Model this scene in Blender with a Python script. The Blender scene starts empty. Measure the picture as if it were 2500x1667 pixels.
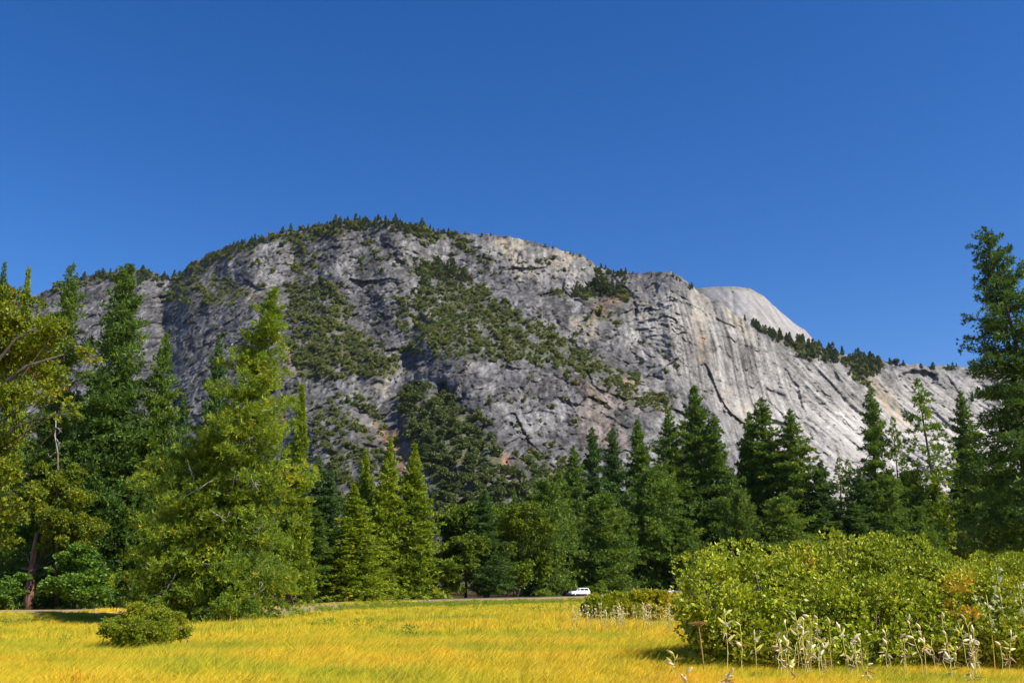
import bpy, math, random
import numpy as np
from mathutils import Vector, Matrix

# ------------------------------------------------------------------ camera, sky, sun, exposure
sc = bpy.context.scene
COL = sc.collection
FPX = 2351.0                       # focal length in pixels of the 2500 px wide photograph
PITCH = math.radians(14.33)
CAM_Z = 1.7
SUN_AZ, SUN_EL = math.radians(117), math.radians(47)

cam_data = bpy.data.cameras.new('camera')
cam_data.sensor_width = 36.0
cam_data.lens = 36.0 * FPX / 2500.0
cam_data.clip_start = 0.1
cam_data.clip_end = 40000.0
cam = bpy.data.objects.new('camera', cam_data)
COL.objects.link(cam)
cam.location = (0, 0, CAM_Z)
cam.rotation_euler = (math.pi / 2 + PITCH, 0, 0)
sc.camera = cam

world = bpy.data.worlds.new('World')
sc.world = world
world.use_nodes = True
wn = world.node_tree
bg = wn.nodes['Background']
sky = wn.nodes.new('ShaderNodeTexSky')
sky.sky_type = 'NISHITA'
sky.sun_disc = False
sky.sun_elevation = SUN_EL
sky.sun_rotation = SUN_AZ
sky.altitude = 1200
sky.air_density = 1.0
sky.dust_density = 0.3
sky.ozone_density = 3.0
hs = wn.nodes.new('ShaderNodeHueSaturation')
hs.inputs['Saturation'].default_value = 1.36
hs.inputs['Hue'].default_value = 0.512
hs.inputs['Value'].default_value = 1.0
wn.links.new(sky.outputs[0], hs.inputs['Color'])
wn.links.new(hs.outputs[0], bg.inputs[0])
bg.inputs[1].default_value = 0.089

sun_data = bpy.data.lights.new('sun', 'SUN')
sun_data.energy = 5.0
sun_data.angle = math.radians(0.53)
sun_data.color = (1.0, 0.93, 0.82)
sun = bpy.data.objects.new('sun', sun_data)
COL.objects.link(sun)
to_sun = Vector((math.sin(SUN_AZ) * math.cos(SUN_EL), math.cos(SUN_AZ) * math.cos(SUN_EL), math.sin(SUN_EL)))
sun.rotation_euler = to_sun.to_track_quat('Z', 'Y').to_euler()
sun.location = (50, -50, 80)

sc.view_settings.view_transform = 'Standard'
sc.view_settings.look = 'None'
sc.view_settings.exposure = 0.75
sc.view_settings.gamma = 1.0
sc.view_settings.use_curve_mapping = False
sc.cycles.max_bounces = 6
sc.cycles.diffuse_bounces = 3
sc.cycles.transmission_bounces = 4
sc.cycles.transparent_max_bounces = 6

# ------------------------------------------------------------------ picture-to-place helpers
SP, CP = math.sin(PITCH), math.cos(PITCH)

def at(px, py, Y):
    """The point seen at photograph pixel (px, py) that lies Y metres in front of the camera (arrays or numbers)."""
    cx = (np.asarray(px, float) - 1250.0) / FPX
    cy = (833.5 - np.asarray(py, float)) / FPX
    dy = CP - SP * cy
    dz = SP + CP * cy
    t = np.asarray(Y, float) / dy
    return cx * t, np.asarray(Y, float) + 0 * t, CAM_Z + dz * t

def sstep(a, b, x):
    t = np.clip((np.asarray(x, float) - a) / (b - a), 0, 1)
    return t * t * (3 - 2 * t)

# ------------------------------------------------------------------ noise
def _hash(ix, iy, seed):
    h = (ix.astype(np.int64) * 374761393 + iy.astype(np.int64) * 668265263 + seed * 1442695041) & 0xFFFFFFFF
    h = ((h ^ (h >> 13)) * 1274126177) & 0xFFFFFFFF
    h = h ^ (h >> 16)
    return (h & 0xFFFFFF).astype(np.float64) / float(0xFFFFFF)

def vnoise(x, y, seed=0):
    """Gradient noise, about -1..1."""
    x, y = np.broadcast_arrays(np.asarray(x, float), np.asarray(y, float))
    x0, y0 = np.floor(x), np.floor(y)
    fx, fy = x - x0, y - y0
    u = fx * fx * fx * (fx * (fx * 6 - 15) + 10)
    v = fy * fy * fy * (fy * (fy * 6 - 15) + 10)
    def g(dx, dy):
        a = _hash(x0 + dx, y0 + dy, seed) * 2 * math.pi
        return np.cos(a) * (fx - dx) + np.sin(a) * (fy - dy)
    n = (g(0, 0) * (1 - u) + g(1, 0) * u) * (1 - v) + (g(0, 1) * (1 - u) + g(1, 1) * u) * v
    return n * 1.45

def fbm(x, y, seed=0, octaves=4, gain=0.5):
    s, a, t = 0, 1.0, 0
    for o in range(octaves):
        s = s + a * vnoise(x * 2 ** o, y * 2 ** o, seed + o * 17)
        t += a
        a *= gain
    return s / t

def ridged(x, y, seed=0, octaves=3, gain=0.5):
    s, a, t = 0, 1.0, 0
    for o in range(octaves):
        s = s + a * (1 - 2 * np.abs(vnoise(x * 2 ** o, y * 2 ** o, seed + o * 31)))
        t += a
        a *= gain
    return s / t

def cells(x, y, seed=0):
    """Worley cells: (distance to the nearest edge-ish F2-F1, a random value per cell)."""
    x0, y0 = np.floor(x), np.floor(y)
    f1 = np.full(x.shape, 9.0); f2 = np.full(x.shape, 9.0); idv = np.zeros(x.shape); tl = np.zeros(x.shape)
    for dx in (-1, 0, 1):
        for dy in (-1, 0, 1):
            gx, gy = x0 + dx, y0 + dy
            qx = gx + _hash(gx, gy, seed); qy = gy + _hash(gx, gy, seed + 7)
            d = np.hypot(qx - x, qy - y)
            r = _hash(gx, gy, seed + 13)
            m = d < f1
            f2 = np.where(m, f1, np.minimum(f2, d))
            idv = np.where(m, r, idv)
            tl = np.where(m, (_hash(gx, gy, seed + 29) - .5) * (x - qx) + (_hash(gx, gy, seed + 37) - .5) * (y - qy), tl)
            f1 = np.where(m, d, f1)
    return f2 - f1, idv, tl

def interp(x, pts):
    p = np.array(pts, float)
    return np.interp(x, p[:, 0], p[:, 1])

def seg_dist(px, py, x0, y0, x1, y1):
    dx, dy = x1 - x0, y1 - y0
    t = np.clip(((px - x0) * dx + (py - y0) * dy) / (dx * dx + dy * dy), 0, 1)
    return np.hypot(px - x0 - t * dx, py - y0 - t * dy)

def in_poly(px, py, poly):
    r = np.zeros(np.shape(px), bool)
    n = len(poly)
    for i in range(n):
        x0, y0 = poly[i]; x1, y1 = poly[(i + 1) % n]
        if y0 == y1:
            continue
        c = ((y0 > py) != (y1 > py)) & (px < (x1 - x0) * (py - y0) / (y1 - y0) + x0)
        r ^= c
    return r

def poly_soft(px, py, poly, soft):
    """1 inside, falling to 0 over SOFT pixels outside."""
    d = np.full(np.shape(px), 1e9)
    for i in range(len(poly)):
        d = np.minimum(d, seg_dist(px, py, *poly[i], *poly[(i + 1) % len(poly)]))
    ins = in_poly(px, py, poly)
    return np.where(ins, 0.5 + 0.5 * np.clip(d / soft, 0, 1), 0.5 - 0.5 * np.clip(d / soft, 0, 1))

# ------------------------------------------------------------------ mesh helpers
def mesh(name, V, F, mat=None, attrs=None, smooth=False):
    V = np.ascontiguousarray(V, np.float32); F = np.ascontiguousarray(F, np.int32)
    me = bpy.data.meshes.new(name)
    me.vertices.add(len(V))
    me.vertices.foreach_set('co', V.ravel())
    k = F.shape[1]
    me.loops.add(F.size)
    me.loops.foreach_set('vertex_index', F.ravel())
    me.polygons.add(len(F))
    me.polygons.foreach_set('loop_start', np.arange(0, F.size, k, dtype=np.int32))
    me.update(calc_edges=True)
    if smooth:
        me.polygons.foreach_set('use_smooth', np.ones(len(F), bool))
    for an, (kind, data) in (attrs or {}).items():
        a = me.attributes.new(an, kind, 'POINT')
        key = 'color' if 'COLOR' in kind else ('vector' if 'VECTOR' in kind else 'value')
        a.data.foreach_set(key, np.ascontiguousarray(data, np.float32).ravel())
    if mat:
        me.materials.append(mat)
    return me

def link(name, data, parent=None, loc=None):
    o = bpy.data.objects.new(name, data)
    COL.objects.link(o)
    if parent is not None:
        o.parent = parent
    if loc is not None:
        o.location = loc
    return o

def tag(o, label=None, cat=None, group=None, kind=None):
    if label: o['label'] = label
    if cat: o['category'] = cat
    if group: o['group'] = group
    if kind: o['kind'] = kind
    return o

class MB:
    """Collects polygons of 3 or 4 corners into one mesh (triangles)."""
    def __init__(s): s.v = []; s.f = []; s.n = 0
    def add(s, V, F):
        V = np.asarray(V, float); s.v.append(V)
        for f in F:
            f = list(f)
            for i in range(1, len(f) - 1):
                s.f.append((f[0] + s.n, f[i] + s.n, f[i + 1] + s.n))
        s.n += len(V)
        return s
    def tube(s, pts, rad, sides=6, cap=True):
        pts = np.asarray(pts, float); rad = np.asarray(rad, float)
        n = len(pts)
        tan = np.gradient(pts, axis=0)
        tan /= np.linalg.norm(tan, axis=1, keepdims=True) + 1e-9
        ref = np.array([0, 0, 1.0]) if abs(tan[0][2]) < 0.8 else np.array([1.0, 0, 0])
        V = []
        for i in range(n):
            a = np.cross(tan[i], ref); a /= np.linalg.norm(a) + 1e-9
            b = np.cross(tan[i], a)
            for k in range(sides):
                t = 2 * math.pi * k / sides
                V.append(pts[i] + rad[i] * (a * math.cos(t) + b * math.sin(t)))
        F = [(i * sides + k, i * sides + (k + 1) % sides, (i + 1) * sides + (k + 1) % sides, (i + 1) * sides + k) for i in range(n - 1) for k in range(sides)]
        if cap:
            F.append(tuple(range((n - 1) * sides, n * sides))); F.append(tuple(range(sides - 1, -1, -1)))
        return s.add(V, F)
    def box(s, x0, x1, y0, y1, z0, z1):
        V = [(x0, y0, z0), (x1, y0, z0), (x1, y1, z0), (x0, y1, z0), (x0, y0, z1), (x1, y0, z1), (x1, y1, z1), (x0, y1, z1)]
        return s.add(V, [(0, 3, 2, 1), (4, 5, 6, 7), (0, 1, 5, 4), (1, 2, 6, 5), (2, 3, 7, 6), (3, 0, 4, 7)])
    def mesh(s, name, mat, smooth=False):
        return mesh(name, np.concatenate(s.v), np.array(s.f), mat, smooth=smooth)

def nrm(a):
    return a / (np.linalg.norm(a, axis=-1, keepdims=True) + 1e-9)

def kites(root, dirs, L, W, side, bend=None):
    """Leaf or needle-spray blades: 4-cornered kites from ROOT along DIRS. Arrays (N,3), (N,3), (N,), (N,), (N,3)."""
    L = L[:, None]; W = W[:, None]
    mid = root + dirs * L * 0.55
    tip = root + dirs * L
    if bend is not None:
        tip = tip + bend
    V = np.stack([root, mid + side * W * 0.5, tip, mid - side * W * 0.5], axis=1).reshape(-1, 3)
    F = np.arange(len(V)).reshape(-1, 4)
    return V, F

def tufts(P, D, k, L, W, spread, rng, tri=False):
    """K blades bursting from each point of P around direction D. Returns V, F, tint-index per vertex (tuft number)."""
    N = len(P)
    dirs = nrm(D[:, None, :] + spread * rng.normal(size=(N, k, 3)))
    side = nrm(np.cross(dirs, rng.normal(size=(N, k, 3))))
    Ls = (np.asarray(L) * np.ones(N))[:, None] * rng.uniform(0.6, 1.15, (N, k))
    Ws = (np.asarray(W) * np.ones(N))[:, None] * rng.uniform(0.7, 1.3, (N, k))
    root = np.repeat(P[:, None, :], k, axis=1)
    if tri:
        r0, d0, s0 = root.reshape(-1, 3), dirs.reshape(-1, 3), side.reshape(-1, 3) * (Ws.ravel() * .62)[:, None]
        L0 = Ls.ravel()[:, None]
        V = np.stack([r0 + d0 * L0 * .12 + s0 * .45, r0 + d0 * L0 * .45 - s0, r0 + d0 * L0], 1).reshape(-1, 3)
        return V, np.arange(len(V)).reshape(-1, 3), np.repeat(np.arange(N), k * 3)
    V, F = kites(root.reshape(-1, 3), dirs.reshape(-1, 3), Ls.ravel(), Ws.ravel(), side.reshape(-1, 3))
    return V, F, np.repeat(np.arange(N), k * 4)

# ------------------------------------------------------------------ materials
def new_mat(name):
    m = bpy.data.materials.new(name)
    m.use_nodes = True
    nt = m.node_tree
    nt.nodes.clear()
    out = nt.nodes.new('ShaderNodeOutputMaterial')
    return m, nt, out

def N(nt, t, **kw):
    n = nt.nodes.new(t)
    for k, v in kw.items():
        if k in n.inputs.keys():
            n.inputs[k].default_value = v
        else:
            setattr(n, k, v)
    return n

def ramp(nt, stops, interpolation='LINEAR'):
    r = nt.nodes.new('ShaderNodeValToRGB')
    r.color_ramp.interpolation = interpolation
    el = r.color_ramp.elements
    while len(el) < len(stops):
        el.new(0.5)
    for e, (p, c) in zip(el, stops):
        e.position = p; e.color = (*c, 1)
    return r

def foliage_mat(name, stops, trans=0.36, rough=0.55, spec=0.3, trans_tint=(1.15, 1.1, 0.5), vary=0.06):
    """Leaves: colour from the 'tint' attribute (each spray has its own), a little shift from plant to plant, some light let through."""
    m, nt, out = new_mat(name)
    at_ = N(nt, 'ShaderNodeAttribute', attribute_name='tint')
    oi = N(nt, 'ShaderNodeObjectInfo')
    sub = N(nt, 'ShaderNodeMath', operation='MULTIPLY_ADD')
    sub.inputs[1].default_value = vary * 2; sub.inputs[2].default_value = -vary
    nt.links.new(oi.outputs['Random'], sub.inputs[0])
    add = N(nt, 'ShaderNodeMath', operation='ADD')
    nt.links.new(at_.outputs['Fac'], add.inputs[0]); nt.links.new(sub.outputs[0], add.inputs[1])
    r = ramp(nt, stops)
    nt.links.new(add.outputs[0], r.inputs[0])
    p = N(nt, 'ShaderNodeBsdfPrincipled', Roughness=rough)
    p.inputs['Specular IOR Level'].default_value = spec
    nt.links.new(r.outputs[0], p.inputs['Base Color'])
    tr = N(nt, 'ShaderNodeBsdfTranslucent')
    mul = N(nt, 'ShaderNodeMix', data_type='RGBA', blend_type='MULTIPLY')
    mul.inputs[0].default_value = 1.0
    mul.inputs[7].default_value = (*trans_tint, 1)
    nt.links.new(r.outputs[0], mul.inputs[6]); nt.links.new(mul.outputs[2], tr.inputs[0])
    mx = N(nt, 'ShaderNodeMixShader'); mx.inputs[0].default_value = trans
    nt.links.new(p.outputs[0], mx.inputs[1]); nt.links.new(tr.outputs[0], mx.inputs[2])
    nt.links.new(mx.outputs[0], out.inputs[0])
    return m

def bark_mat(name, c0, c1, scale=3.0):
    m, nt, out = new_mat(name)
    tc = N(nt, 'ShaderNodeTexCoord')
    mp = N(nt, 'ShaderNodeMapping'); mp.inputs['Scale'].default_value = (scale * 2, scale * 2, scale * 0.5)
    nz = N(nt, 'ShaderNodeTexNoise', Scale=1.0, Detail=5.0)
    nt.links.new(tc.outputs['Object'], mp.inputs[0]); nt.links.new(mp.outputs[0], nz.inputs['Vector'])
    r = ramp(nt, [(0.35, c0), (0.65, c1)])
    nt.links.new(nz.outputs[0], r.inputs[0])
    b = N(nt, 'ShaderNodeBump', Strength=0.6, Distance=0.06)
    nt.links.new(nz.outputs[0], b.inputs['Height'])
    p = N(nt, 'ShaderNodeBsdfPrincipled', Roughness=0.9)
    nt.links.new(r.outputs[0], p.inputs['Base Color']); nt.links.new(b.outputs[0], p.inputs['Normal'])
    nt.links.new(p.outputs[0], out.inputs[0])
    return m

def plain_mat(name, c, rough=0.5, spec=0.5, metallic=0.0, coat=0.0):
    m, nt, out = new_mat(name)
    tc = N(nt, 'ShaderNodeTexCoord')
    nz = N(nt, 'ShaderNodeTexNoise', Scale=9.0, Detail=3.0)
    nt.links.new(tc.outputs['Object'], nz.inputs['Vector'])
    r = ramp(nt, [(0.3, tuple(x * 0.9 for x in c)), (0.7, tuple(min(1, x * 1.06) for x in c))])
    nt.links.new(nz.outputs[0], r.inputs[0])
    p = N(nt, 'ShaderNodeBsdfPrincipled', Roughness=rough, Metallic=metallic)
    p.inputs['Specular IOR Level'].default_value = spec
    p.inputs['Coat Weight'].default_value = coat
    nt.links.new(r.outputs[0], p.inputs['Base Color'])
    nt.links.new(p.outputs[0], out.inputs[0])
    return m

# ------------------------------------------------------------------ ground
ROAD_PX = [(-1900, 74), (-700, 76), (-200, 79), (300, 86), (500, 112), (700, 150), (850, 190), (1000, 220), (1300, 240), (1420, 245), (1640, 256), (2000, 290), (2800, 380), (3600, 500), (4200, 640)]
ROAD_Z = [(-1900, 0.0), (-200, -.2), (300, -.13), (500, -.55), (700, -1.04), (1000, -.92), (1300, -.55), (1420, -.28), (1640, .94), (2000, 1.3), (2800, 1.5), (4000, 1.6)]

def ground_z(x, y):
    """Height of the valley floor: a flat meadow that dips towards the road on the left and rises to it on the right."""
    x = np.asarray(x, float); y = np.asarray(y, float)
    ang = 1250 + FPX * x / np.maximum(y, 5.0) / CP
    ry = interp(ang, ROAD_PX)
    z = (interp(ang, ROAD_Z) - 0.85) * sstep(0.16, 0.93, y / ry) + 0.85 * sstep(15, 4.5, np.abs(y - ry - 1.5))
    z = z + 0.006 * np.clip(y - ry - 14, 0, 200)
    z = z + 0.10 * fbm(x / 14.0, y / 9.0, 5, 3) * sstep(1.0, 0.7, y / ry) * sstep(3, 14, y)
    return z

def grass_nodes(nt, pos):
    """Meadow colour by place: gold, yellow, straw and green drifts of dry grass."""
    mp = N(nt, 'ShaderNodeMapping'); mp.inputs['Scale'].default_value = (0.10, 0.16, 0.0)
    nt.links.new(pos, mp.inputs[0])
    n1 = N(nt, 'ShaderNodeTexNoise', Scale=1.0, Detail=4.0, Roughness=0.6)
    nt.links.new(mp.outputs[0], n1.inputs['Vector'])
    r1 = ramp(nt, [(0.33, (0.27, 0.33, 0.014)), (0.44, (0.58, 0.48, 0.014)), (0.52, (0.77, 0.525, 0.018)), (0.60, (0.79, 0.51, 0.026)), (0.67, (0.68, 0.41, 0.04)), (0.76, (0.84, 0.63, 0.20))])
    nt.links.new(n1.outputs[0], r1.inputs[0])
    n3 = N(nt, 'ShaderNodeTexNoise', Scale=0.75, Detail=3.0, Roughness=0.6)
    nt.links.new(pos, n3.inputs['Vector'])
    r3 = ramp(nt, [(0.30, (0.62, 0.80, 0.6)), (0.45, (0.95, 1.0, 1.0)), (0.6, (1.0, 0.97, 1.0)), (0.74, (1.08, 0.86, 1.0))])
    nt.links.new(n3.outputs[0], r3.inputs[0])
    m3 = N(nt, 'ShaderNodeMix', data_type='RGBA', blend_type='MULTIPLY'); m3.inputs[0].default_value = 1
    nt.links.new(r1.outputs[0], m3.inputs[6]); nt.links.new(r3.outputs[0], m3.inputs[7])
    # greener with distance towards the road
    sx = N(nt, 'ShaderNodeSeparateXYZ'); nt.links.new(pos, sx.inputs[0])
    mr = N(nt, 'ShaderNodeMapRange'); mr.inputs[1].default_value = 42; mr.inputs[2].default_value = 95
    nt.links.new(sx.outputs['Y'], mr.inputs[0])
    mp2 = N(nt, 'ShaderNodeMapping'); mp2.inputs['Scale'].default_value = (0.05, 0.22, 0.0); mp2.inputs['Location'].default_value = (7, 3, 0)
    nt.links.new(pos, mp2.inputs[0])
    n2 = N(nt, 'ShaderNodeTexNoise', Scale=1.0, Detail=5.0, Roughness=0.65)
    nt.links.new(mp2.outputs[0], n2.inputs['Vector'])
    r2 = ramp(nt, [(0.40, (0.0, 0.0, 0.0)), (0.60, (1, 1, 1))])
    nt.links.new(n2.outputs[0], r2.inputs[0])
    mu = N(nt, 'ShaderNodeMath', operation='MULTIPLY')
    nt.links.new(mr.outputs[0], mu.inputs[0]); nt.links.new(r2.outputs[0], mu.inputs[1])
    mz = N(nt, 'ShaderNodeMath', operation='MULTIPLY'); mz.inputs[1].default_value = 0.75
    nt.links.new(mu.outputs[0], mz.inputs[0])
    # damp greener ground on the left of the meadow
    ml = N(nt, 'ShaderNodeMapRange'); ml.inputs[1].default_value = 6; ml.inputs[2].default_value = -14; ml.inputs[4].default_value = 0.42
    nt.links.new(sx.outputs['X'], ml.inputs[0])
    mg = N(nt, 'ShaderNodeMath', operation='MULTIPLY_ADD'); mg.inputs[1].default_value = 0.8; mg.inputs[2].default_value = 0.25
    nt.links.new(r2.outputs[0], mg.inputs[0])
    mgl = N(nt, 'ShaderNodeMath', operation='MULTIPLY'); nt.links.new(mg.outputs[0], mgl.inputs[0]); nt.links.new(ml.outputs[0], mgl.inputs[1])
    mu2 = N(nt, 'ShaderNodeMath', operation='MAXIMUM')
    nt.links.new(mz.outputs[0], mu2.inputs[0]); nt.links.new(mgl.outputs[0], mu2.inputs[1])
    mx = N(nt, 'ShaderNodeMix', data_type='RGBA')
    mx.inputs[7].default_value = (0.33, 0.34, 0.016, 1)
    nt.links.new(mu2.outputs[0], mx.inputs[0]); nt.links.new(m3.outputs[2], mx.inputs[6])
    return mx.outputs[2], sx

ROAD = np.array([((p - 1250) / FPX * Yr * CP, Yr) for p, Yr in ROAD_PX])
ROAD2_PX = [(-1900, 270), (-500, 235), (300, 212), (560, 202), (720, 196), (850, 200), (930, 208)] + ROAD_PX[7:]
ROAD2 = np.array([((p - 1250) / FPX * Yr * CP, Yr) for p, Yr in ROAD2_PX])
def _road_curve(P=None):
    # Catmull-Rom through the way points
    pts = []
    P = ROAD if P is None else P
    for i in range(1, len(P) - 2):
        for t in np.linspace(0, 1, 14, endpoint=False):
            a, b, c, d = P[i - 1], P[i], P[i + 1], P[i + 2]
            pts.append(0.5 * ((2 * b) + (c - a) * t + (2 * a - 5 * b + 4 * c - d) * t * t + (3 * b - a - 3 * c + d) * t ** 3))
    return np.array(pts)
ROADC = _road_curve()
ROADC2 = _road_curve(ROAD2)

def road_y(x):
    return np.interp(x, ROADC[:, 0], ROADC[:, 1])

def make_ground():
    m, nt, out = new_mat('meadow_ground')
    gp = N(nt, 'ShaderNodeNewGeometry')
    colr, sx = grass_nodes(nt, gp.outputs['Position'])
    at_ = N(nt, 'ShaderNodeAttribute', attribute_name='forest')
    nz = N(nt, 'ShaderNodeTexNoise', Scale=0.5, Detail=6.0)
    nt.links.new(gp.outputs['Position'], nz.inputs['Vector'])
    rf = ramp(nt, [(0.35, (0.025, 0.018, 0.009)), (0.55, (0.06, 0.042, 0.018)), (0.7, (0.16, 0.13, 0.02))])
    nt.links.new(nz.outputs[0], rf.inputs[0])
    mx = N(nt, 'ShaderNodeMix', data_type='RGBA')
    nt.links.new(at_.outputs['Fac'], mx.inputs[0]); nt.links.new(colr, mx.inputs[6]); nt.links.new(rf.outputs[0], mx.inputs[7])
    p = N(nt, 'ShaderNodeBsdfPrincipled', Roughness=0.95)
    p.inputs['Specular IOR Level'].default_value = 0.1
    nb = N(nt, 'ShaderNodeTexNoise', Scale=6.0, Detail=4.0)
    nt.links.new(gp.outputs['Position'], nb.inputs['Vector'])
    b = N(nt, 'ShaderNodeBump', Strength=0.8, Distance=0.15)
    nt.links.new(nb.outputs[0], b.inputs['Height'])
    nt.links.new(mx.outputs[2], p.inputs['Base Color']); nt.links.new(b.outputs[0], p.inputs['Normal'])
    nt.links.new(p.outputs[0], out.inputs[0])
    ys = np.concatenate([np.linspace(-80, 10, 12), np.geomspace(12, 460, 190), np.geomspace(500, 16000, 22)])
    us = np.linspace(-1, 1, 160)
    Y, U = np.meshgrid(ys, us, indexing='ij')
    half = np.maximum(60, np.maximum(Y, 0) * 1.1 + 60)
    X = np.sign(U) * np.abs(U) ** 1.2 * half
    Z = ground_z(X, Y)
    Z = np.where(Y > 460, np.minimum(Z, 1.5), Z)
    ry = road_y(X)
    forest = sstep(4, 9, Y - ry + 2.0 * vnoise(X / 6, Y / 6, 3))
    V = np.stack([X, Y, Z], -1).reshape(-1, 3)
    nr, nc = Y.shape
    idx = np.arange(nr * nc).reshape(nr, nc)
    F = np.stack([idx[:-1, :-1], idx[:-1, 1:], idx[1:, 1:], idx[1:, :-1]], -1).reshape(-1, 4)
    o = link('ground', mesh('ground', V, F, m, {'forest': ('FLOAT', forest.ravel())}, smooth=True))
    tag(o, kind='structure')

def strip(name, off0, off1, dz, mat, wob=0.0, seed=1, c=None):
    """A ribbon along the road between two side offsets (metres, + is the far side)."""
    c = ROADC if c is None else c
    t = nrm(np.gradient(c, axis=0)); n = np.stack([-t[:, 1], t[:, 0]], -1)
    rows = []
    for k, s in enumerate(np.linspace(0, 1, 6)):
        off = off0 + (off1 - off0) * s
        o = off + (wob * vnoise(np.arange(len(c)) * 0.31, 0.0 * c[:, 0] + k * 0.4, seed) if k in (0, 5) else 0)
        q = c + n * np.asarray(o).reshape(-1, 1)
        zc = ground_z(c[:, 0], c[:, 1])
        zz = np.maximum(ground_z(q[:, 0], q[:, 1]), zc - 0.05) if abs(off) < 3.3 else ground_z(q[:, 0], q[:, 1])
        rows.append(np.column_stack([q, zz + dz]))
    V = np.stack(rows, 1); nr, nc = V.shape[:2]
    idx = np.arange(nr * nc).reshape(nr, nc)
    F = np.stack([idx[:-1, :-1], idx[1:, :-1], idx[1:, 1:], idx[:-1, 1:]], -1).reshape(-1, 4)
    o = link(name, mesh(name, V.reshape(-1, 3), F, mat, smooth=True))
    return tag(o, kind='structure')

def speckle_mat(name, stops, scale, rough=0.9):
    m, nt, out = new_mat(name)
    gp = N(nt, 'ShaderNodeNewGeometry')
    nz = N(nt, 'ShaderNodeTexNoise', Scale=scale, Detail=6.0, Roughness=0.65)
    nt.links.new(gp.outputs['Position'], nz.inputs['Vector'])
    r = ramp(nt, stops); nt.links.new(nz.outputs[0], r.inputs[0])
    p = N(nt, 'ShaderNodeBsdfPrincipled', Roughness=rough)
    b = N(nt, 'ShaderNodeBump', Strength=0.5, Distance=0.05)
    nt.links.new(nz.outputs[0], b.inputs['Height']); nt.links.new(b.outputs[0], p.inputs['Normal'])
    nt.links.new(r.outputs[0], p.inputs['Base Color']); nt.links.new(p.outputs[0], out.inputs[0])
    return m

make_ground()
strip('road_verge', -11.0, 5.0, 0.03, speckle_mat('dry_verge', [(0.3, (0.20, 0.12, 0.05)), (0.5, (0.26, 0.18, 0.09)), (0.7, (0.34, 0.26, 0.06))], 0.8), wob=1.4)
strip('road', -3.2, 3.2, 0.07, speckle_mat('asphalt', [(0.3, (0.13, 0.115, 0.115)), (0.7, (0.20, 0.18, 0.18))], 1.5), c=ROADC2)

# ------------------------------------------------------------------ mountains
def rock_mat(name, bump=1.0):
    m, nt, out = new_mat(name)
    tc = N(nt, 'ShaderNodeTexCoord')
    at_ = N(nt, 'ShaderNodeAttribute', attribute_name='rock_colour')
    mp = N(nt, 'ShaderNodeMapping'); mp.inputs['Scale'].default_value = (1 / 9.0, 1 / 9.0, 1 / 14.0)
    nz = N(nt, 'ShaderNodeTexNoise', Scale=1.0, Detail=6.0, Roughness=0.7)
    nt.links.new(tc.outputs['Object'], mp.inputs[0]); nt.links.new(mp.outputs[0], nz.inputs['Vector'])
    r = ramp(nt, [(0.28, (0.72, 0.72, 0.74)), (0.5, (1.0, 1.0, 1.0)), (0.72, (1.25, 1.24, 1.2))])
    nt.links.new(nz.outputs[0], r.inputs[0])
    mu = N(nt, 'ShaderNodeMix', data_type='RGBA', blend_type='MULTIPLY'); mu.inputs[0].default_value = 1
    nt.links.new(at_.outputs['Color'], mu.inputs[6]); nt.links.new(r.outputs[0], mu.inputs[7])
    b = N(nt, 'ShaderNodeBump', Strength=bump, Distance=3.0)
    nt.links.new(nz.outputs[0], b.inputs['Height'])
    p = N(nt, 'ShaderNodeBsdfPrincipled', Roughness=0.85)
    p.inputs['Specular IOR Level'].default_value = 0.15
    nt.links.new(mu.outputs[2], p.inputs['Base Color']); nt.links.new(b.outputs[0], p.inputs['Normal'])
    nt.links.new(p.outputs[0], out.inputs[0])
    return m

SKYLINE = [(-2200, 900), (-900, 840), (-400, 775), (0, 742), (90, 712), (150, 690), (200, 672), (250, 662), (290, 657), (340, 652), (380, 662), (420, 674), (432, 672),
           (448, 655), (470, 636), (510, 614), (560, 594), (640, 575), (700, 558), (760, 548), (820, 537), (880, 532), (940, 532), (1000, 540), (1060, 556),
           (1090, 562), (1160, 566), (1230, 570), (1300, 585), (1380, 608), (1430, 622), (1460, 646), (1500, 655), (1560, 662), (1640, 657), (1665, 672), (1700, 704),
           (1760, 732), (1800, 766), (1850, 800), (1900, 822), (1950, 830), (2000, 842), (2060, 860), (2120, 872), (2200, 882), (2260, 888), (2330, 888),
           (2400, 893), (2440, 880), (2500, 890), (2600, 905), (2850, 960), (3400, 930), (4700, 980)]

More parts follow.
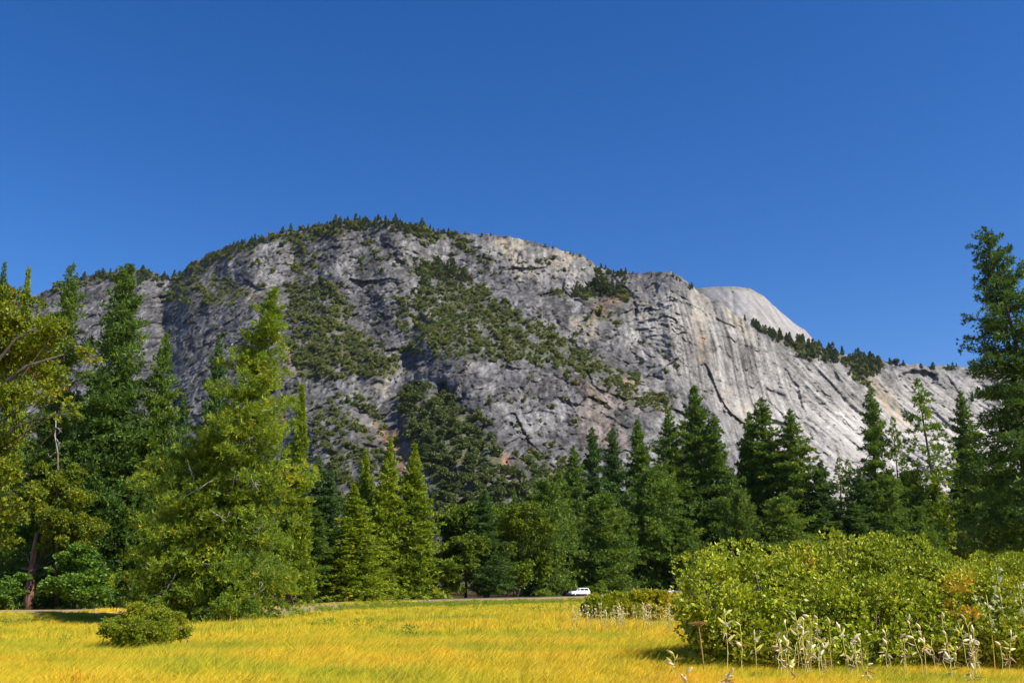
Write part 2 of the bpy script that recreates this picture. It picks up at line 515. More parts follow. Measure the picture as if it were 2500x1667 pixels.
VEG = [  # (outline in the photograph, cover 0..1)
    ([(400, 690), (470, 655), (590, 690), (600, 760), (420, 770)], .62),
    ([(440, 660), (520, 605), (640, 580), (640, 610), (520, 650), (470, 680)], .62),
    ([(690, 700), (830, 690), (870, 760), (800, 800), (700, 790)], .85),
    ([(700, 820), (770, 770), (860, 790), (975, 880), (985, 930), (860, 930), (720, 930)], .92),
    ([(715, 590), (770, 600), (760, 690), (700, 690)], .8),
    ([(640, 570), (760, 550), (900, 540), (900, 565), (760, 590), (640, 600)], .8),
    ([(860, 585), (935, 580), (940, 660), (870, 660)], .55),
    ([(940, 600), (1010, 640), (1010, 680), (950, 650)], .45),
    ([(995, 640), (1110, 640), (1150, 690), (1010, 690)], .9),
    ([(990, 540), (1100, 560), (1200, 640), (1180, 640), (1080, 600), (1000, 580)], .9),
    ([(1000, 700), (1160, 680), (1240, 745), (1330, 790), (1430, 850), (1560, 930), (1650, 985), (1650, 1010), (1480, 945), (1330, 900), (1180, 880), (1060, 880), (1000, 800)], .8),
    ([(1000, 700), (1060, 700), (1050, 880), (990, 860), (950, 760)], .65),
    ([(960, 955), (1050, 940), (1120, 990), (1215, 1080), (1250, 1190), (1240, 1260), (1080, 1260), (1040, 1150), (985, 1060)], 1.0),
    ([(770, 960), (860, 945), (960, 1030), (940, 1080), (1000, 1110), (1000, 1240), (700, 1260), (740, 1100)], .62),
    ([(1390, 690), (1530, 690), (1540, 740), (1400, 740)], .75),
    ([(1310, 690), (1390, 700), (1450, 740), (1350, 735)], .6),
    ([(1440, 770), (1500, 750), (1510, 790), (1450, 800)], .7),
    ([(1430, 640), (1520, 640), (1530, 700), (1460, 720)], .6),
    ([(1510, 955), (1600, 970), (1640, 1000), (1610, 1010), (1530, 1000)], .95),
    ([(1240, 930), (1500, 920), (1560, 1000), (1480, 1180), (1240, 1120)], .13),
    ([(1240, 1110), (1330, 1090), (1420, 1130), (1420, 1260), (1240, 1260)], .75),
    ([(1560, 820), (1680, 890), (1660, 960), (1560, 900)], .22),
    ([(1120, 640), (1450, 620), (1450, 690), (1150, 720)], .05),
    ([(600, 640), (1000, 560), (1000, 960), (600, 960)], .14),
    ([(440, 760), (700, 780), (700, 1200), (430, 1100)], .07),
    ([(90, 690), (340, 640), (420, 660), (400, 700), (200, 690), (100, 740)], .55),
    ([(1250, 880), (1430, 960), (1400, 1100), (1180, 1000)], .10),
    ([(1815, 765), (1900, 765), (1960, 810), (2100, 865), (2200, 880), (2200, 895), (2100, 890), (2000, 870), (1880, 830)], .85),
    ([(1950, 840), (2140, 870), (2150, 900), (2110, 950), (2060, 890), (1960, 880)], .9),
    ([(2200, 880), (2500, 880), (2500, 905), (2330, 900), (2200, 892)], .5),
    ([(2440, 890), (2560, 890), (2560, 960), (2470, 1020)], .5),
    ([(1500, 1020), (1640, 1060), (1640, 1200), (1400, 1200), (1420, 1100)], .12),
]

def veg_cover(px, py):
    v = np.zeros(np.shape(px))
    for poly, w in VEG:
        v = np.maximum(v, w * np.clip(poly_soft(px, py, poly, 22) * 1.35 - 0.15, 0, 1))
    return v

def veg_mask(px, py, cov):
    """Where scrub really grows: ragged patches strung along the ledges."""
    a = px * .85 + py * .53; b = py * .85 - px * .53
    n = .55 * vnoise(a / 55, b / 26, 191) + .45 * vnoise(a / 22, b / 13, 192) + .3 * vnoise(px / 9, py / 8, 193)
    return sstep(.46, .80, cov * .95 + .74 * n) * sstep(.03, .08, cov)

SLAB_EDGE = [(1435, 820), (1500, 812), (1590, 852), (1645, 915), (1750, 1010), (1800, 1095), (1840, 1200), (1900, 1440)]

PALE = [(1640, 700), (1700, 712), (1780, 775), (1900, 835), (2060, 890), (2120, 930), (2300, 900), (2440, 930), (2600, 950), (3000, 1000), (3000, 1440), (1890, 1440), (1810, 1100), (1755, 1010), (1650, 915),
        (1590, 850), (1530, 820), (1530, 760), (1580, 720)]

class Mountain: pass

def make_mountain():
    pxs = np.concatenate([np.linspace(-2200, -160, 50), np.linspace(-150, 2650, 1040), np.linspace(2660, 4700, 50)])
    nr = 370
    s = np.concatenate([np.linspace(0, 0.14, 8, endpoint=False), np.linspace(0.14, 1, nr - 8)])
    smooth_sky = interp(pxs, SKYLINE) + 5
    jit = 5.0 * vnoise(pxs / 21.0, 0 * pxs, 3) + 3.0 * vnoise(pxs / 7.0, 0 * pxs, 9)
    skyl = smooth_sky + jit
    S, PX = np.meshgrid(s, pxs, indexing='ij')
    PY = 1442 + (smooth_sky[None, :] - 1442) * S + jit[None, :] * S ** 30
    ytop = interp(PX, [(-2200, 2600), (0, 2080), (400, 2010), (470, 1960), (700, 1840), (950, 1720), (1300, 1690), (1500, 1655), (1640, 1625), (1760, 1655), (2000, 1760), (2300, 1850), (2500, 1900), (4700, 2300)])
    ybase = interp(PX, [(-2200, 950), (0, 1000), (600, 980), (1200, 940), (1600, 1000), (1800, 1120), (2200, 1250), (4700, 1300)])
    Yd = ybase + (ytop - ybase) * (0.55 * S + 0.45 * S ** 1.8)
    wob = 14 * vnoise(PX / 60, PY / 60, 77) + 7 * vnoise(PX / 22, PY / 22, 78)
    # gully between the far-left ridge and the main mountain
    gx = interp(PY, [(640, 430), (760, 392), (900, 400), (1100, 380), (1440, 370)])
    Yd = Yd + 45 * sstep(42, -42, PX - gx + wob * 1.5)
    Yd = Yd + 30 * np.exp(-((PX - gx - 4) / 16) ** 2)
    # dark slab in front of the pale wall
    ex = interp(PY, [(b, a) for a, b in sorted(SLAB_EDGE, key=lambda q: q[1])])
    below = sstep(-9, 9, PX - ex + wob * 0.35) * sstep(800, 1000, PY)
    Yd = Yd + 60 * below
    # ledges: the slope lies back over them
    def ledge(pts, amp, thick):
        yl = interp(PX, pts)
        x0, x1 = pts[0][0], pts[-1][0]
        fade = sstep(x0 - 40, x0 + 110, PX + wob) * sstep(x1 + 40, x1 - 110, PX + wob)
        return amp * fade * (sstep(yl + thick, yl - thick, PY + wob) - 0.5)
    Yd = Yd + ledge([(960, 665), (1100, 690), (1250, 720), (1330, 735), (1480, 735), (1560, 700)], 60, 26)
    Yd = Yd + ledge([(980, 760), (1160, 770), (1300, 825), (1450, 890), (1560, 950), (1660, 1000)], 85, 60)
    Yd = Yd + ledge([(680, 800), (800, 790), (960, 860), (1010, 900)], 60, 60)
    Yd = Yd + ledge([(430, 715), (560, 725), (640, 700)], 45, 45)
    Yd = Yd + ledge([(960, 960), (1060, 990), (1180, 1090), (1260, 1180)], 60, 70)
    Yd = Yd + ledge([(700, 1000), (840, 1000), (980, 1090)], 70, 60)
    Yd = Yd + ledge([(1940, 850), (2100, 890), (2200, 895)], 60, 20)
    # spurs (towards the camera) and gullies (away)
    def spur(x0, y0, x1, y1, w, amp):
        return -amp * np.exp(-(seg_dist(PX + wob, PY, x0, y0, x1, y1) / w) ** 2)
    Yd = Yd + spur(1130, 900, 1260, 1160, 70, 55) + spur(830, 560, 800, 760, 50, 35) + spur(600, 640, 640, 900, 60, 40)
    Yd = Yd + spur(1020, 780, 960, 950, 22, -20) + spur(720, 620, 690, 780, 26, -22) + spur(1080, 940, 1085, 975, 8, -22)
    Yd = Yd + spur(1640, 690, 1560, 790, 50, 8) + spur(1480, 660, 1440, 720, 26, -14)
    Yd = Yd + spur(1000, 900, 980, 1080, 26, -12) + spur(930, 600, 1040, 700, 20, -20)
    # arch hollow on the right wall, roofs
    arch = ((PX - 2240) / 48) ** 2 + ((PY - 925) / 22) ** 2
    Yd = Yd + 24 * sstep(1.25, 0.6, arch + .25 * vnoise(PX / 12, PY / 9, 66)) * (PY < 938)
    for (ax, ay, bx, by, d) in [(1745, 775, 1795, 800, 16), (1795, 838, 1855, 852, 10), (1870, 945, 1915, 965, 14), (1725, 1000, 1790, 1008, 12),
                                (1650, 675, 1690, 700, 12), (457, 845, 476, 847, 20), (650, 610, 668, 618, 12), (1160, 640, 1210, 650, 8), (1700, 690, 1730, 705, 8)]:
        lx = (PX - ax) / (bx - ax)
        yl = ay + (by - ay) * lx
        dd = (PY + wob * 0.3) - yl
        Yd = Yd + 0.5 * d * sstep(-0.1, 0.1, lx) * sstep(1.1, 0.9, lx) * sstep(-3, 3, dd) * sstep(26, 6, dd)
    # relief in metres on the wall (x across, z up)
    X0, _, Z0 = at(PX, PY, Yd)
    cov = veg_cover(PX, PY)
    right = sstep(1560, 1760, PX + (PY - 900) * 0.25)
    warp = 26 * fbm(X0 / 130, Z0 / 130, 11, 3)
    wx, wz = X0 + warp, Z0 + 20 * fbm(X0 / 110, Z0 / 110, 12, 3)
    rx = wx * .88 + wz * .47; rz = wz * .88 - wx * .47            # joints run down to the right
    e1, c1, t1 = cells(wx / 70, wz / 84, 21)
    e2, c2, t2 = cells(rx / 30, rz / 24, 22)
    e3, c3, t3 = cells(rx / 13, rz / 9.5, 23)
    e4, c4, t4 = cells(wx / 6.5, wz / 5.5, 24)
    rough = 1 - 0.55 * right
    disp = 26 * fbm(X0 / 260, Z0 / 260, 31, 3)
    disp = disp + rough * (7 * (c1 - 0.5) + 3.6 * (c2 - 0.5) + 2.4 * (c3 - 0.5) + 1.4 * (c4 - .5) + 22 * t1 + 14 * t2 + 9.5 * t3 + 5.5 * t4)
    disp = disp - rough * (6 * ridged(wx / 75, wz / 130, 41, 3) + 2.2 * ridged(wx / 16, wz / 22, 42, 3))
    # slanting flakes and water grooves of the pale right-hand wall
    ang = math.radians(57)
    ua = X0 * math.sin(ang) + Z0 * math.cos(ang); va = X0 * math.cos(ang) - Z0 * math.sin(ang)
    slant = sstep(1860, 2000, PX - (PY - 950) * 0.3)
    fl = ridged(ua / 26 + 0.5 * fbm(ua / 60, va / 160, 8, 2), va / 330, 51, 3)
    disp = disp + right * slant * (-8.5 * fl + 5 * vnoise(ua / 60, va / 420, 53))
    ver = ridged(X0 / 18 + 0.6 * vnoise(X0 / 50, Z0 / 120, 4), Z0 / 230, 55, 3)
    disp = disp + right * (1 - slant) * (-4.5 * ver + 12 * (c1 - .5) + 4 * (c2 - 0.5))
    disp = disp + (2.6 * fbm(X0 / 9, Z0 / 10, 61, 3, 0.65) + 4 * fbm(X0 / 34, Z0 / 30, 62, 3)) * (1 - 0.5 * right)
    # keep the rim where it is
    rim = sstep(1.0, 0.93, S) * 0.85 + 0.15
    Yd = Yd + disp * rim * sstep(0.0, 0.12, S)
    X, Y, Z = at(PX, PY, Yd)
    # ---- rock colours (the stone itself: grey granite with lichen, pale scars, stains, earth)
    pale = poly_soft(PX + wob * 1.5, PY + wob, PALE, 45)
    for poly, w in [([(1090, 570), (1250, 575), (1420, 625), (1450, 690), (1330, 700), (1200, 640), (1120, 600)], .55), ([(600, 590), (690, 590), (680, 660), (610, 660)], .42),
                    ([(930, 590), (1100, 600), (1160, 660), (1010, 660)], .32), ([(1260, 740), (1400, 790), (1430, 830), (1300, 800)], .55), ([(1010, 770), (1045, 770), (1035, 850), (1000, 850)], .75),
                    ([(600, 690), (650, 660), (640, 720), (600, 760)], .35), ([(1010, 850), (1070, 950), (1040, 990), (990, 920)], .3), ([(1560, 690), (1660, 690), (1700, 760), (1560, 800)], .45),
                    ([(450, 900), (560, 900), (560, 1100), (460, 1100)], .3), ([(1580, 860), (1640, 920), (1680, 1010), (1640, 1020)], .5), ([(830, 880), (930, 960), (920, 1050), (840, 960)], .3),
                    ([(1560, 930), (1610, 960), (1680, 1060), (1660, 1080)], .6)]:
        pale = np.maximum(pale, w * np.clip(poly_soft(PX + wob, PY + wob, poly, 22), 0, 1))
    n1 = fbm(X0 / 46, Z0 / 60, 71, 5, 0.6); n2 = fbm(X0 / 11, Z0 / 15, 72, 4, 0.65)
    st = fbm(X0 / 8.5, Z0 / 150, 73, 4, 0.65)                      # vertical water stains
    sl = fbm(ua / 9, va / 170, 74, 4, 0.65)
    strk = np.where(slant > 0.5, sl, st)
    n3 = fbm(X0 / 4.2, Z0 / 5.5, 84, 3, 0.7)
    fl1 = ridged(rx / 26 + .4 * n1, rz / 12, 85, 3); fl2 = ridged(X0 / 11 + .5 * n2, Z0 / 26, 86, 2)
    base = 0.093 + 0.066 * n3 + 0.09 * sstep(.45, .75, fl2) * sstep(-.1, .4, n1 + .5 * n2) - 0.02 * sstep(.5, .72, fl1) + 0.05 * n1 + 0.095 * n2 + 0.03 * st + 0.05 * (c2 - 0.5) + 0.05 * (c3 - 0.5)
    pl = 0.215 + 0.07 * n3 - 0.03 * sstep(.5, .72, fl1) + 0.08 * n1 + 0.10 * n2 + 0.30 * np.minimum(strk, 0.25) + 0.05 * (c3 - .5) + 0.11 * sstep(930, 1070, PY + 40 * n1) * right
    k = np.clip(pale + 0.55 * pale * (1 - pale) * 4 * (n1 + 0.4 * n2), 0, 1)
    g = base * (1 - k) + pl * k
    cracks = sstep(0.05, 0.0, e2) * 0.34 + sstep(0.03, 0.0, e1) * 0.3 + sstep(0.07, 0, e3) * .2
    g = g * (1 - cracks * (1 - 0.4 * right) * sstep(-0.3, 0.5, vnoise(X0 / 60, Z0 / 60, 14)))
    # dark stain bands below the arches of the pale wall
    g = g * (1 - right * (1 - slant) * 0.62 * sstep(0.08, 0.4, fbm(X0 / 13, Z0 / 260, 79, 3) + 0.35 * fbm(X0 / 70, Z0 / 60, 80, 2)))
    g = np.clip(g, 0.035, 0.6)
    colr = np.stack([g * (1.025 + 0.02 * k), g * 0.995, g * (1.0 - 0.07 * k)], -1)
    def blend(mask, c):
        nonlocal colr
        mask = np.clip(mask, 0, 1)[..., None]
        colr = colr * (1 - mask) + np.array(c) * mask
    cream = np.zeros_like(PX)
    for poly, w in [([(1200, 580), (1290, 590), (1270, 640), (1210, 610)], 1), ([(1330, 610), (1420, 630), (1400, 660), (1340, 650)], .9), ([(1390, 770), (1460, 780), (1460, 820), (1410, 810)], .9),
                    ([(1560, 740), (1590, 740), (1580, 770), (1560, 765)], .8), ([(1680, 690), (1740, 740), (1730, 840), (1690, 800)], .5), ([(900, 920), (945, 905), (940, 960), (900, 950)], .5),
                    ([(600, 700), (640, 690), (625, 730), (600, 740)], .6), ([(1230, 620), (1310, 640), (1310, 680), (1240, 650)], .7), ([(2100, 900), (2160, 930), (2240, 1060), (2200, 1040)], .7),
                    ([(1760, 740), (1830, 770), (1840, 830), (1790, 800)], .6)]:
        cream = np.maximum(cream, w * np.clip(poly_soft(PX + wob, PY + wob, poly, 14), 0, 1))
    blend(cream * sstep(-0.35, 0.35, n2 + 0.5 * n1) * 0.75, (0.36, 0.30, 0.19))
    rust = np.zeros_like(PX)
    for poly in [[(1765, 960), (1785, 960), (1782, 995), (1768, 995)], [(1705, 800), (1722, 800), (1722, 880), (1708, 880)], [(1800, 1000), (1830, 990), (1825, 1040), (1805, 1040)], [(2120, 930), (2170, 960), (2220, 1040), (2190, 1040)]]:
        rust = np.maximum(rust, poly_soft(PX + wob * .4, PY, poly, 12))
    blend(rust * sstep(-0.2, 0.4, st + n2) * 0.7, (0.34, 0.22, 0.11))
    earth = np.zeros_like(PX)
    for poly, w in [([(925, 1040), (965, 1055), (1000, 1110), (990, 1160), (950, 1110)], 1), ([(1215, 1120), (1245, 1110), (1250, 1160), (1225, 1160)], 1), ([(1105, 1080), (1130, 1120), (1125, 1170), (1110, 1130)], .8),
                    ([(1455, 745), (1480, 745), (1470, 770), (1455, 770)], .9), ([(1480, 725), (1510, 720), (1510, 735), (1485, 738)], .8), ([(1400, 930), (1470, 940), (1560, 1000), (1440, 1010)], .18),
                    ([(1400, 980), (1500, 1000), (1540, 1090), (1420, 1100)], .16), ([(1530, 930), (1550, 940), (1548, 955), (1532, 950)], .9), ([(700, 860), (760, 880), (740, 900), (700, 890)], .5)]:
        earth = np.maximum(earth, w * np.clip(poly_soft(PX + wob * .7, PY + wob * .5, poly, 16), 0, 1))
    blend(earth * sstep(-0.5, 0.3, n2 + n1 * 0.5), (0.33, 0.19, 0.09))
    vm = veg_mask(PX, PY, cov)
    blend(vm * 0.78, (0.078, 0.082, 0.036))
    # forested slope at the foot
    blend(sstep(1200, 1300, PY) * 0.7, (0.07, 0.06, 0.027))
    M = Mountain()
    M.pxs, M.skyl, M.s, M.P = pxs, smooth_sky, s, np.stack([X, Y, Z], -1)
    # back of the mountain
    back = []
    for (dy, dz) in ((60, -8), (250, -60), (900, -420), (2200, -1200)):
        b = M.P[-1].copy(); b[:, 1] += dy; b[:, 0] *= (b[:, 1]) / (b[:, 1] - dy); b[:, 2] = np.maximum(b[:, 2] + dz, -20 - 0 * b[:, 2])
        back.append(b)
    front = M.P[0].copy(); front[:, 2] = -6
    ALL = np.concatenate([front[None], M.P, np.array(back)], 0)
    CC = np.concatenate([colr[:1], colr, np.repeat(colr[-1:], 4, 0)], 0)
    n, c = ALL.shape[:2]
    idx = np.arange(n * c).reshape(n, c)
    F = np.stack([idx[:-1, :-1], idx[:-1, 1:], idx[1:, 1:], idx[1:, :-1]], -1).reshape(-1, 4)
    rgba = np.concatenate([CC, np.ones(CC.shape[:2] + (1,))], -1)
    o = link('mountain', mesh('mountain', ALL.reshape(-1, 3), F, rock_mat('granite'), {'rock_colour': ('FLOAT_COLOR', rgba.reshape(-1, 4))}))
    tag(o, kind='structure')
    return M

def on_mountain(M, px, py):
    """Points of the mountain's surface seen at the given pixels, and how far up the slope they are."""
    px = np.asarray(px, float); py = np.asarray(py, float)
    sk = np.interp(px, M.pxs, M.skyl)
    s = np.clip((1442 - py) / (1442 - sk), 0, 1)
    fi = np.interp(px, M.pxs, np.arange(len(M.pxs)))
    fj = np.interp(s, M.s, np.arange(len(M.s)))
    i0 = np.clip(fi.astype(int), 0, len(M.pxs) - 2); j0 = np.clip(fj.astype(int), 0, len(M.s) - 2)
    a = (fi - i0)[:, None]; b = (fj - j0)[:, None]
    P = M.P
    return (P[j0, i0] * (1 - a) + P[j0, i0 + 1] * a) * (1 - b) + (P[j0 + 1, i0] * (1 - a) + P[j0 + 1, i0 + 1] * a) * b

MT = make_mountain()

def make_dome():
    SK = [(1560, 800), (1600, 745), (1640, 718), (1690, 706), (1735, 700), (1790, 699), (1830, 704), (1862, 721), (1900, 756), (1940, 790), (1966, 806), (1990, 834), (2040, 900), (2200, 1010)]
    pxs = np.linspace(1560, 2200, 200)
    sk = interp(pxs, SK) + 1.2 * vnoise(pxs / 9, 0 * pxs, 4)
    s = np.linspace(0, 1, 80)
    S, PX = np.meshgrid(s, pxs, indexing='ij')
    PY = 930 + (sk[None] - 930) * S
    # a rounded dome: the middle stands nearest, flanks turn away
    Yd = 2600 + 900 * S ** 1.6 + 0.0022 * (PX - 1800) ** 2 * (1 - 0.4 * S)
    X0, _, Z0 = at(PX, PY, Yd)
    Yd = Yd + 18 * fbm(X0 / 160, Z0 / 160, 5, 3) + 4 * ridged(X0 / 30, Z0 / 200, 6, 3) + 22 * sstep(8, 0, np.abs(PX - 1788 - (PY - 720) * 0.05)) * (PY > 712)
    X, Y, Z = at(PX, PY, Yd)
    st = fbm(X0 / 18, Z0 / 260, 7, 4, 0.6); n = fbm(X0 / 30, Z0 / 30, 8, 4, .6)
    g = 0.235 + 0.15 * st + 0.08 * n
    g = g - 0.12 * sstep(1830, 1700, PX + 30 * n)  # shade of the dome's left flank put into the rock colour
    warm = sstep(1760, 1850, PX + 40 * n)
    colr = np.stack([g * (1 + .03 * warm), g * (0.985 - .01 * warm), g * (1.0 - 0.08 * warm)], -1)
    m = (np.abs(PY - (sk[None] + 3)) < 4) & (PX < 1860)
    colr[m] = colr[m] * 0.6 + np.array((0.10, 0.10, 0.06)) * 0.4
    P = np.stack([X, Y, Z], -1)
    back = P[-1].copy(); back[:, 1] += 1200; back[:, 2] -= 700
    mid = P[-1].copy(); mid[:, 1] += 200; mid[:, 2] -= 60
    ALL = np.concatenate([P, mid[None], back[None]], 0); CC = np.concatenate([colr, colr[-1:], colr[-1:]], 0)
    nn, c = ALL.shape[:2]; idx = np.arange(nn * c).reshape(nn, c)
    F = np.stack([idx[:-1, :-1], idx[:-1, 1:], idx[1:, 1:], idx[1:, :-1]], -1).reshape(-1, 4)
    rgba = np.concatenate([CC, np.ones(CC.shape[:2] + (1,))], -1)
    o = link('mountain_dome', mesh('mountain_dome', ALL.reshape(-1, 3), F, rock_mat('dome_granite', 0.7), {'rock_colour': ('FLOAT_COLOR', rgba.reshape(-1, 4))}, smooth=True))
    tag(o, kind='structure')
make_dome()

# ------------------------------------------------------------------ scatter (stuff only): one object, instances by geometry nodes
def scatter(name, pts, scale, rotz, idx, sources, tilt=None):
    n = len(pts)
    rot = np.zeros((n, 3)); rot[:, 2] = rotz
    if tilt is not None: rot[:, :2] = tilt
    me = bpy.data.meshes.new(name)
    me.vertices.add(n); me.vertices.foreach_set('co', np.ascontiguousarray(pts, np.float32).ravel())
    a = me.attributes.new('size', 'FLOAT', 'POINT'); a.data.foreach_set('value', np.ascontiguousarray(scale, np.float32))
    a = me.attributes.new('turn', 'FLOAT_VECTOR', 'POINT'); a.data.foreach_set('vector', np.ascontiguousarray(rot, np.float32).ravel())
    a = me.attributes.new('which', 'INT', 'POINT'); a.data.foreach_set('value', np.ascontiguousarray(idx, np.int32))
    o = link(name, me)
    ng = bpy.data.node_groups.new(name + '_scatter', 'GeometryNodeTree')
    ng.interface.new_socket('Geometry', in_out='INPUT', socket_type='NodeSocketGeometry')
    ng.interface.new_socket('Geometry', in_out='OUTPUT', socket_type='NodeSocketGeometry')
    gi = ng.nodes.new('NodeGroupInput'); go = ng.nodes.new('NodeGroupOutput')
    jn = ng.nodes.new('GeometryNodeJoinGeometry')
    def attr(nm, ty):
        q = ng.nodes.new('GeometryNodeInputNamedAttribute'); q.data_type = ty; q.inputs['Name'].default_value = nm
        return next(s for s in q.outputs if s.enabled and s.name == 'Attribute')
    size, turn, which = attr('size', 'FLOAT'), attr('turn', 'FLOAT_VECTOR'), attr('which', 'INT')
    e2r = ng.nodes.new('FunctionNodeEulerToRotation'); ng.links.new(turn, e2r.inputs[0])
    for i, src in enumerate(sources):
        oi = ng.nodes.new('GeometryNodeObjectInfo'); oi.inputs['Object'].default_value = src; oi.inputs['As Instance'].default_value = True
        oi.transform_space = 'ORIGINAL'
        cmp = ng.nodes.new('FunctionNodeCompare'); cmp.data_type = 'INT'; cmp.operation = 'EQUAL'
        ci = [s for s in cmp.inputs if s.enabled]
        ng.links.new(which, ci[0]); ci[1].default_value = i
        ip = ng.nodes.new('GeometryNodeInstanceOnPoints')
        ng.links.new(gi.outputs[0], ip.inputs['Points']); ng.links.new(cmp.outputs[0], ip.inputs['Selection'])
        ng.links.new(oi.outputs['Geometry'], ip.inputs['Instance'])
        ng.links.new(e2r.outputs[0], ip.inputs['Rotation']); ng.links.new(size, ip.inputs['Scale'])
        ng.links.new(ip.outputs[0], jn.inputs[0])
    ng.links.new(jn.outputs[0], go.inputs[0])
    md = o.modifiers.new('scatter', 'NODES'); md.node_group = ng
    tag(o, kind='stuff')
    return o

# ------------------------------------------------------------------ trees
PINE = foliage_mat('pine_needles', [(0.0, (0.041, 0.088, 0.018)), (0.5, (0.108, 0.190, 0.026)), (0.8, (0.219, 0.294, 0.031)), (1.0, (0.359, 0.359, 0.036))])
DARKPINE = foliage_mat('dark_pine_needles', [(0.0, (0.029, 0.068, 0.022)), (0.5, (0.068, 0.135, 0.029)), (0.8, (0.124, 0.203, 0.031)), (1.0, (0.203, 0.247, 0.034))])
GOLDPINE = foliage_mat('yellow_pine_needles', [(0.0, (0.065, 0.122, 0.015)), (0.45, (0.161, 0.247, 0.022)), (0.8, (0.346, 0.391, 0.022)), (1.0, (0.599, 0.452, 0.030))])
CEDAR = foliage_mat('cedar_sprays', [(0.0, (0.099, 0.164, 0.014)), (0.5, (0.211, 0.285, 0.020)), (0.85, (0.372, 0.407, 0.021)), (1.0, (0.520, 0.421, 0.030))])
OAK = foliage_mat('oak_leaves', [(0.0, (0.060, 0.105, 0.010)), (0.5, (0.150, 0.200, 0.012)), (0.8, (0.30, 0.31, 0.014)), (1.0, (0.42, 0.20, 0.02))], trans=0.35)
BROAD = foliage_mat('broad_leaves', [(0.0, (0.048, 0.121, 0.018)), (0.5, (0.111, 0.217, 0.022)), (0.85, (0.199, 0.299, 0.031)), (1.0, (0.287, 0.309, 0.033))], trans=0.32)
MIDOAK = foliage_mat('green_oak_leaves', [(0.0, (0.052, 0.097, 0.010)), (0.5, (0.125, 0.189, 0.012)), (1.0, (0.232, 0.275, 0.016))], trans=0.3)
PALELEAF = foliage_mat('pale_leaves', [(0.0, (0.072, 0.120, 0.024)), (0.5, (0.144, 0.192, 0.048)), (1.0, (0.240, 0.264, 0.072))], trans=0.35)
FARTREE = foliage_mat('mountain_needles', [(0.0, (0.046, 0.083, 0.034)), (0.5, (0.076, 0.115, 0.041)), (1.0, (0.159, 0.153, 0.053))], trans=0.15, vary=0.25)
SCRUB = foliage_mat('hillside_leaves', [(0.0, (0.078, 0.122, 0.031)), (0.5, (0.154, 0.190, 0.047)), (1.0, (0.315, 0.289, 0.077))], trans=0.2, vary=0.3)
OAKFAR = foliage_mat('hillside_oak_leaves', [(0.0, (0.061, 0.095, 0.023)), (0.5, (0.105, 0.140, 0.035)), (1.0, (0.182, 0.203, 0.052))], trans=0.2, vary=0.25)
BARK = bark_mat('pine_bark', (0.035, 0.024, 0.017), (0.15, 0.085, 0.05))
GREYBARK = bark_mat('grey_bark', (0.035, 0.030, 0.026), (0.12, 0.10, 0.085))
REDBARK = bark_mat('red_bark', (0.07, 0.035, 0.02), (0.24, 0.12, 0.07))
DEADWOOD = bark_mat('dead_wood', (0.22, 0.20, 0.18), (0.45, 0.42, 0.38))

def bare_limbs(mb, starts, dirs, L, r, rng, forks=2):
    for s, d, l in zip(starts, dirs, L):
        pts = [s]; q = np.array(d, float)
        for _ in range(5):
            q = nrm(q + rng.normal(0, .22, 3)); pts.append(pts[-1] + q * l / 5)
        mb.tube(pts, np.linspace(r, r * .25, 6), 4)
        for _ in range(forks):
            i = rng.integers(2, 5); q2 = nrm(q + rng.normal(0, .7, 3))
            mb.tube([pts[i], pts[i] + q2 * l * .2, pts[i] + nrm(q2 + rng.normal(0, .4, 3)) * l * .4], [r * .5, r * .35, r * .12], 4)

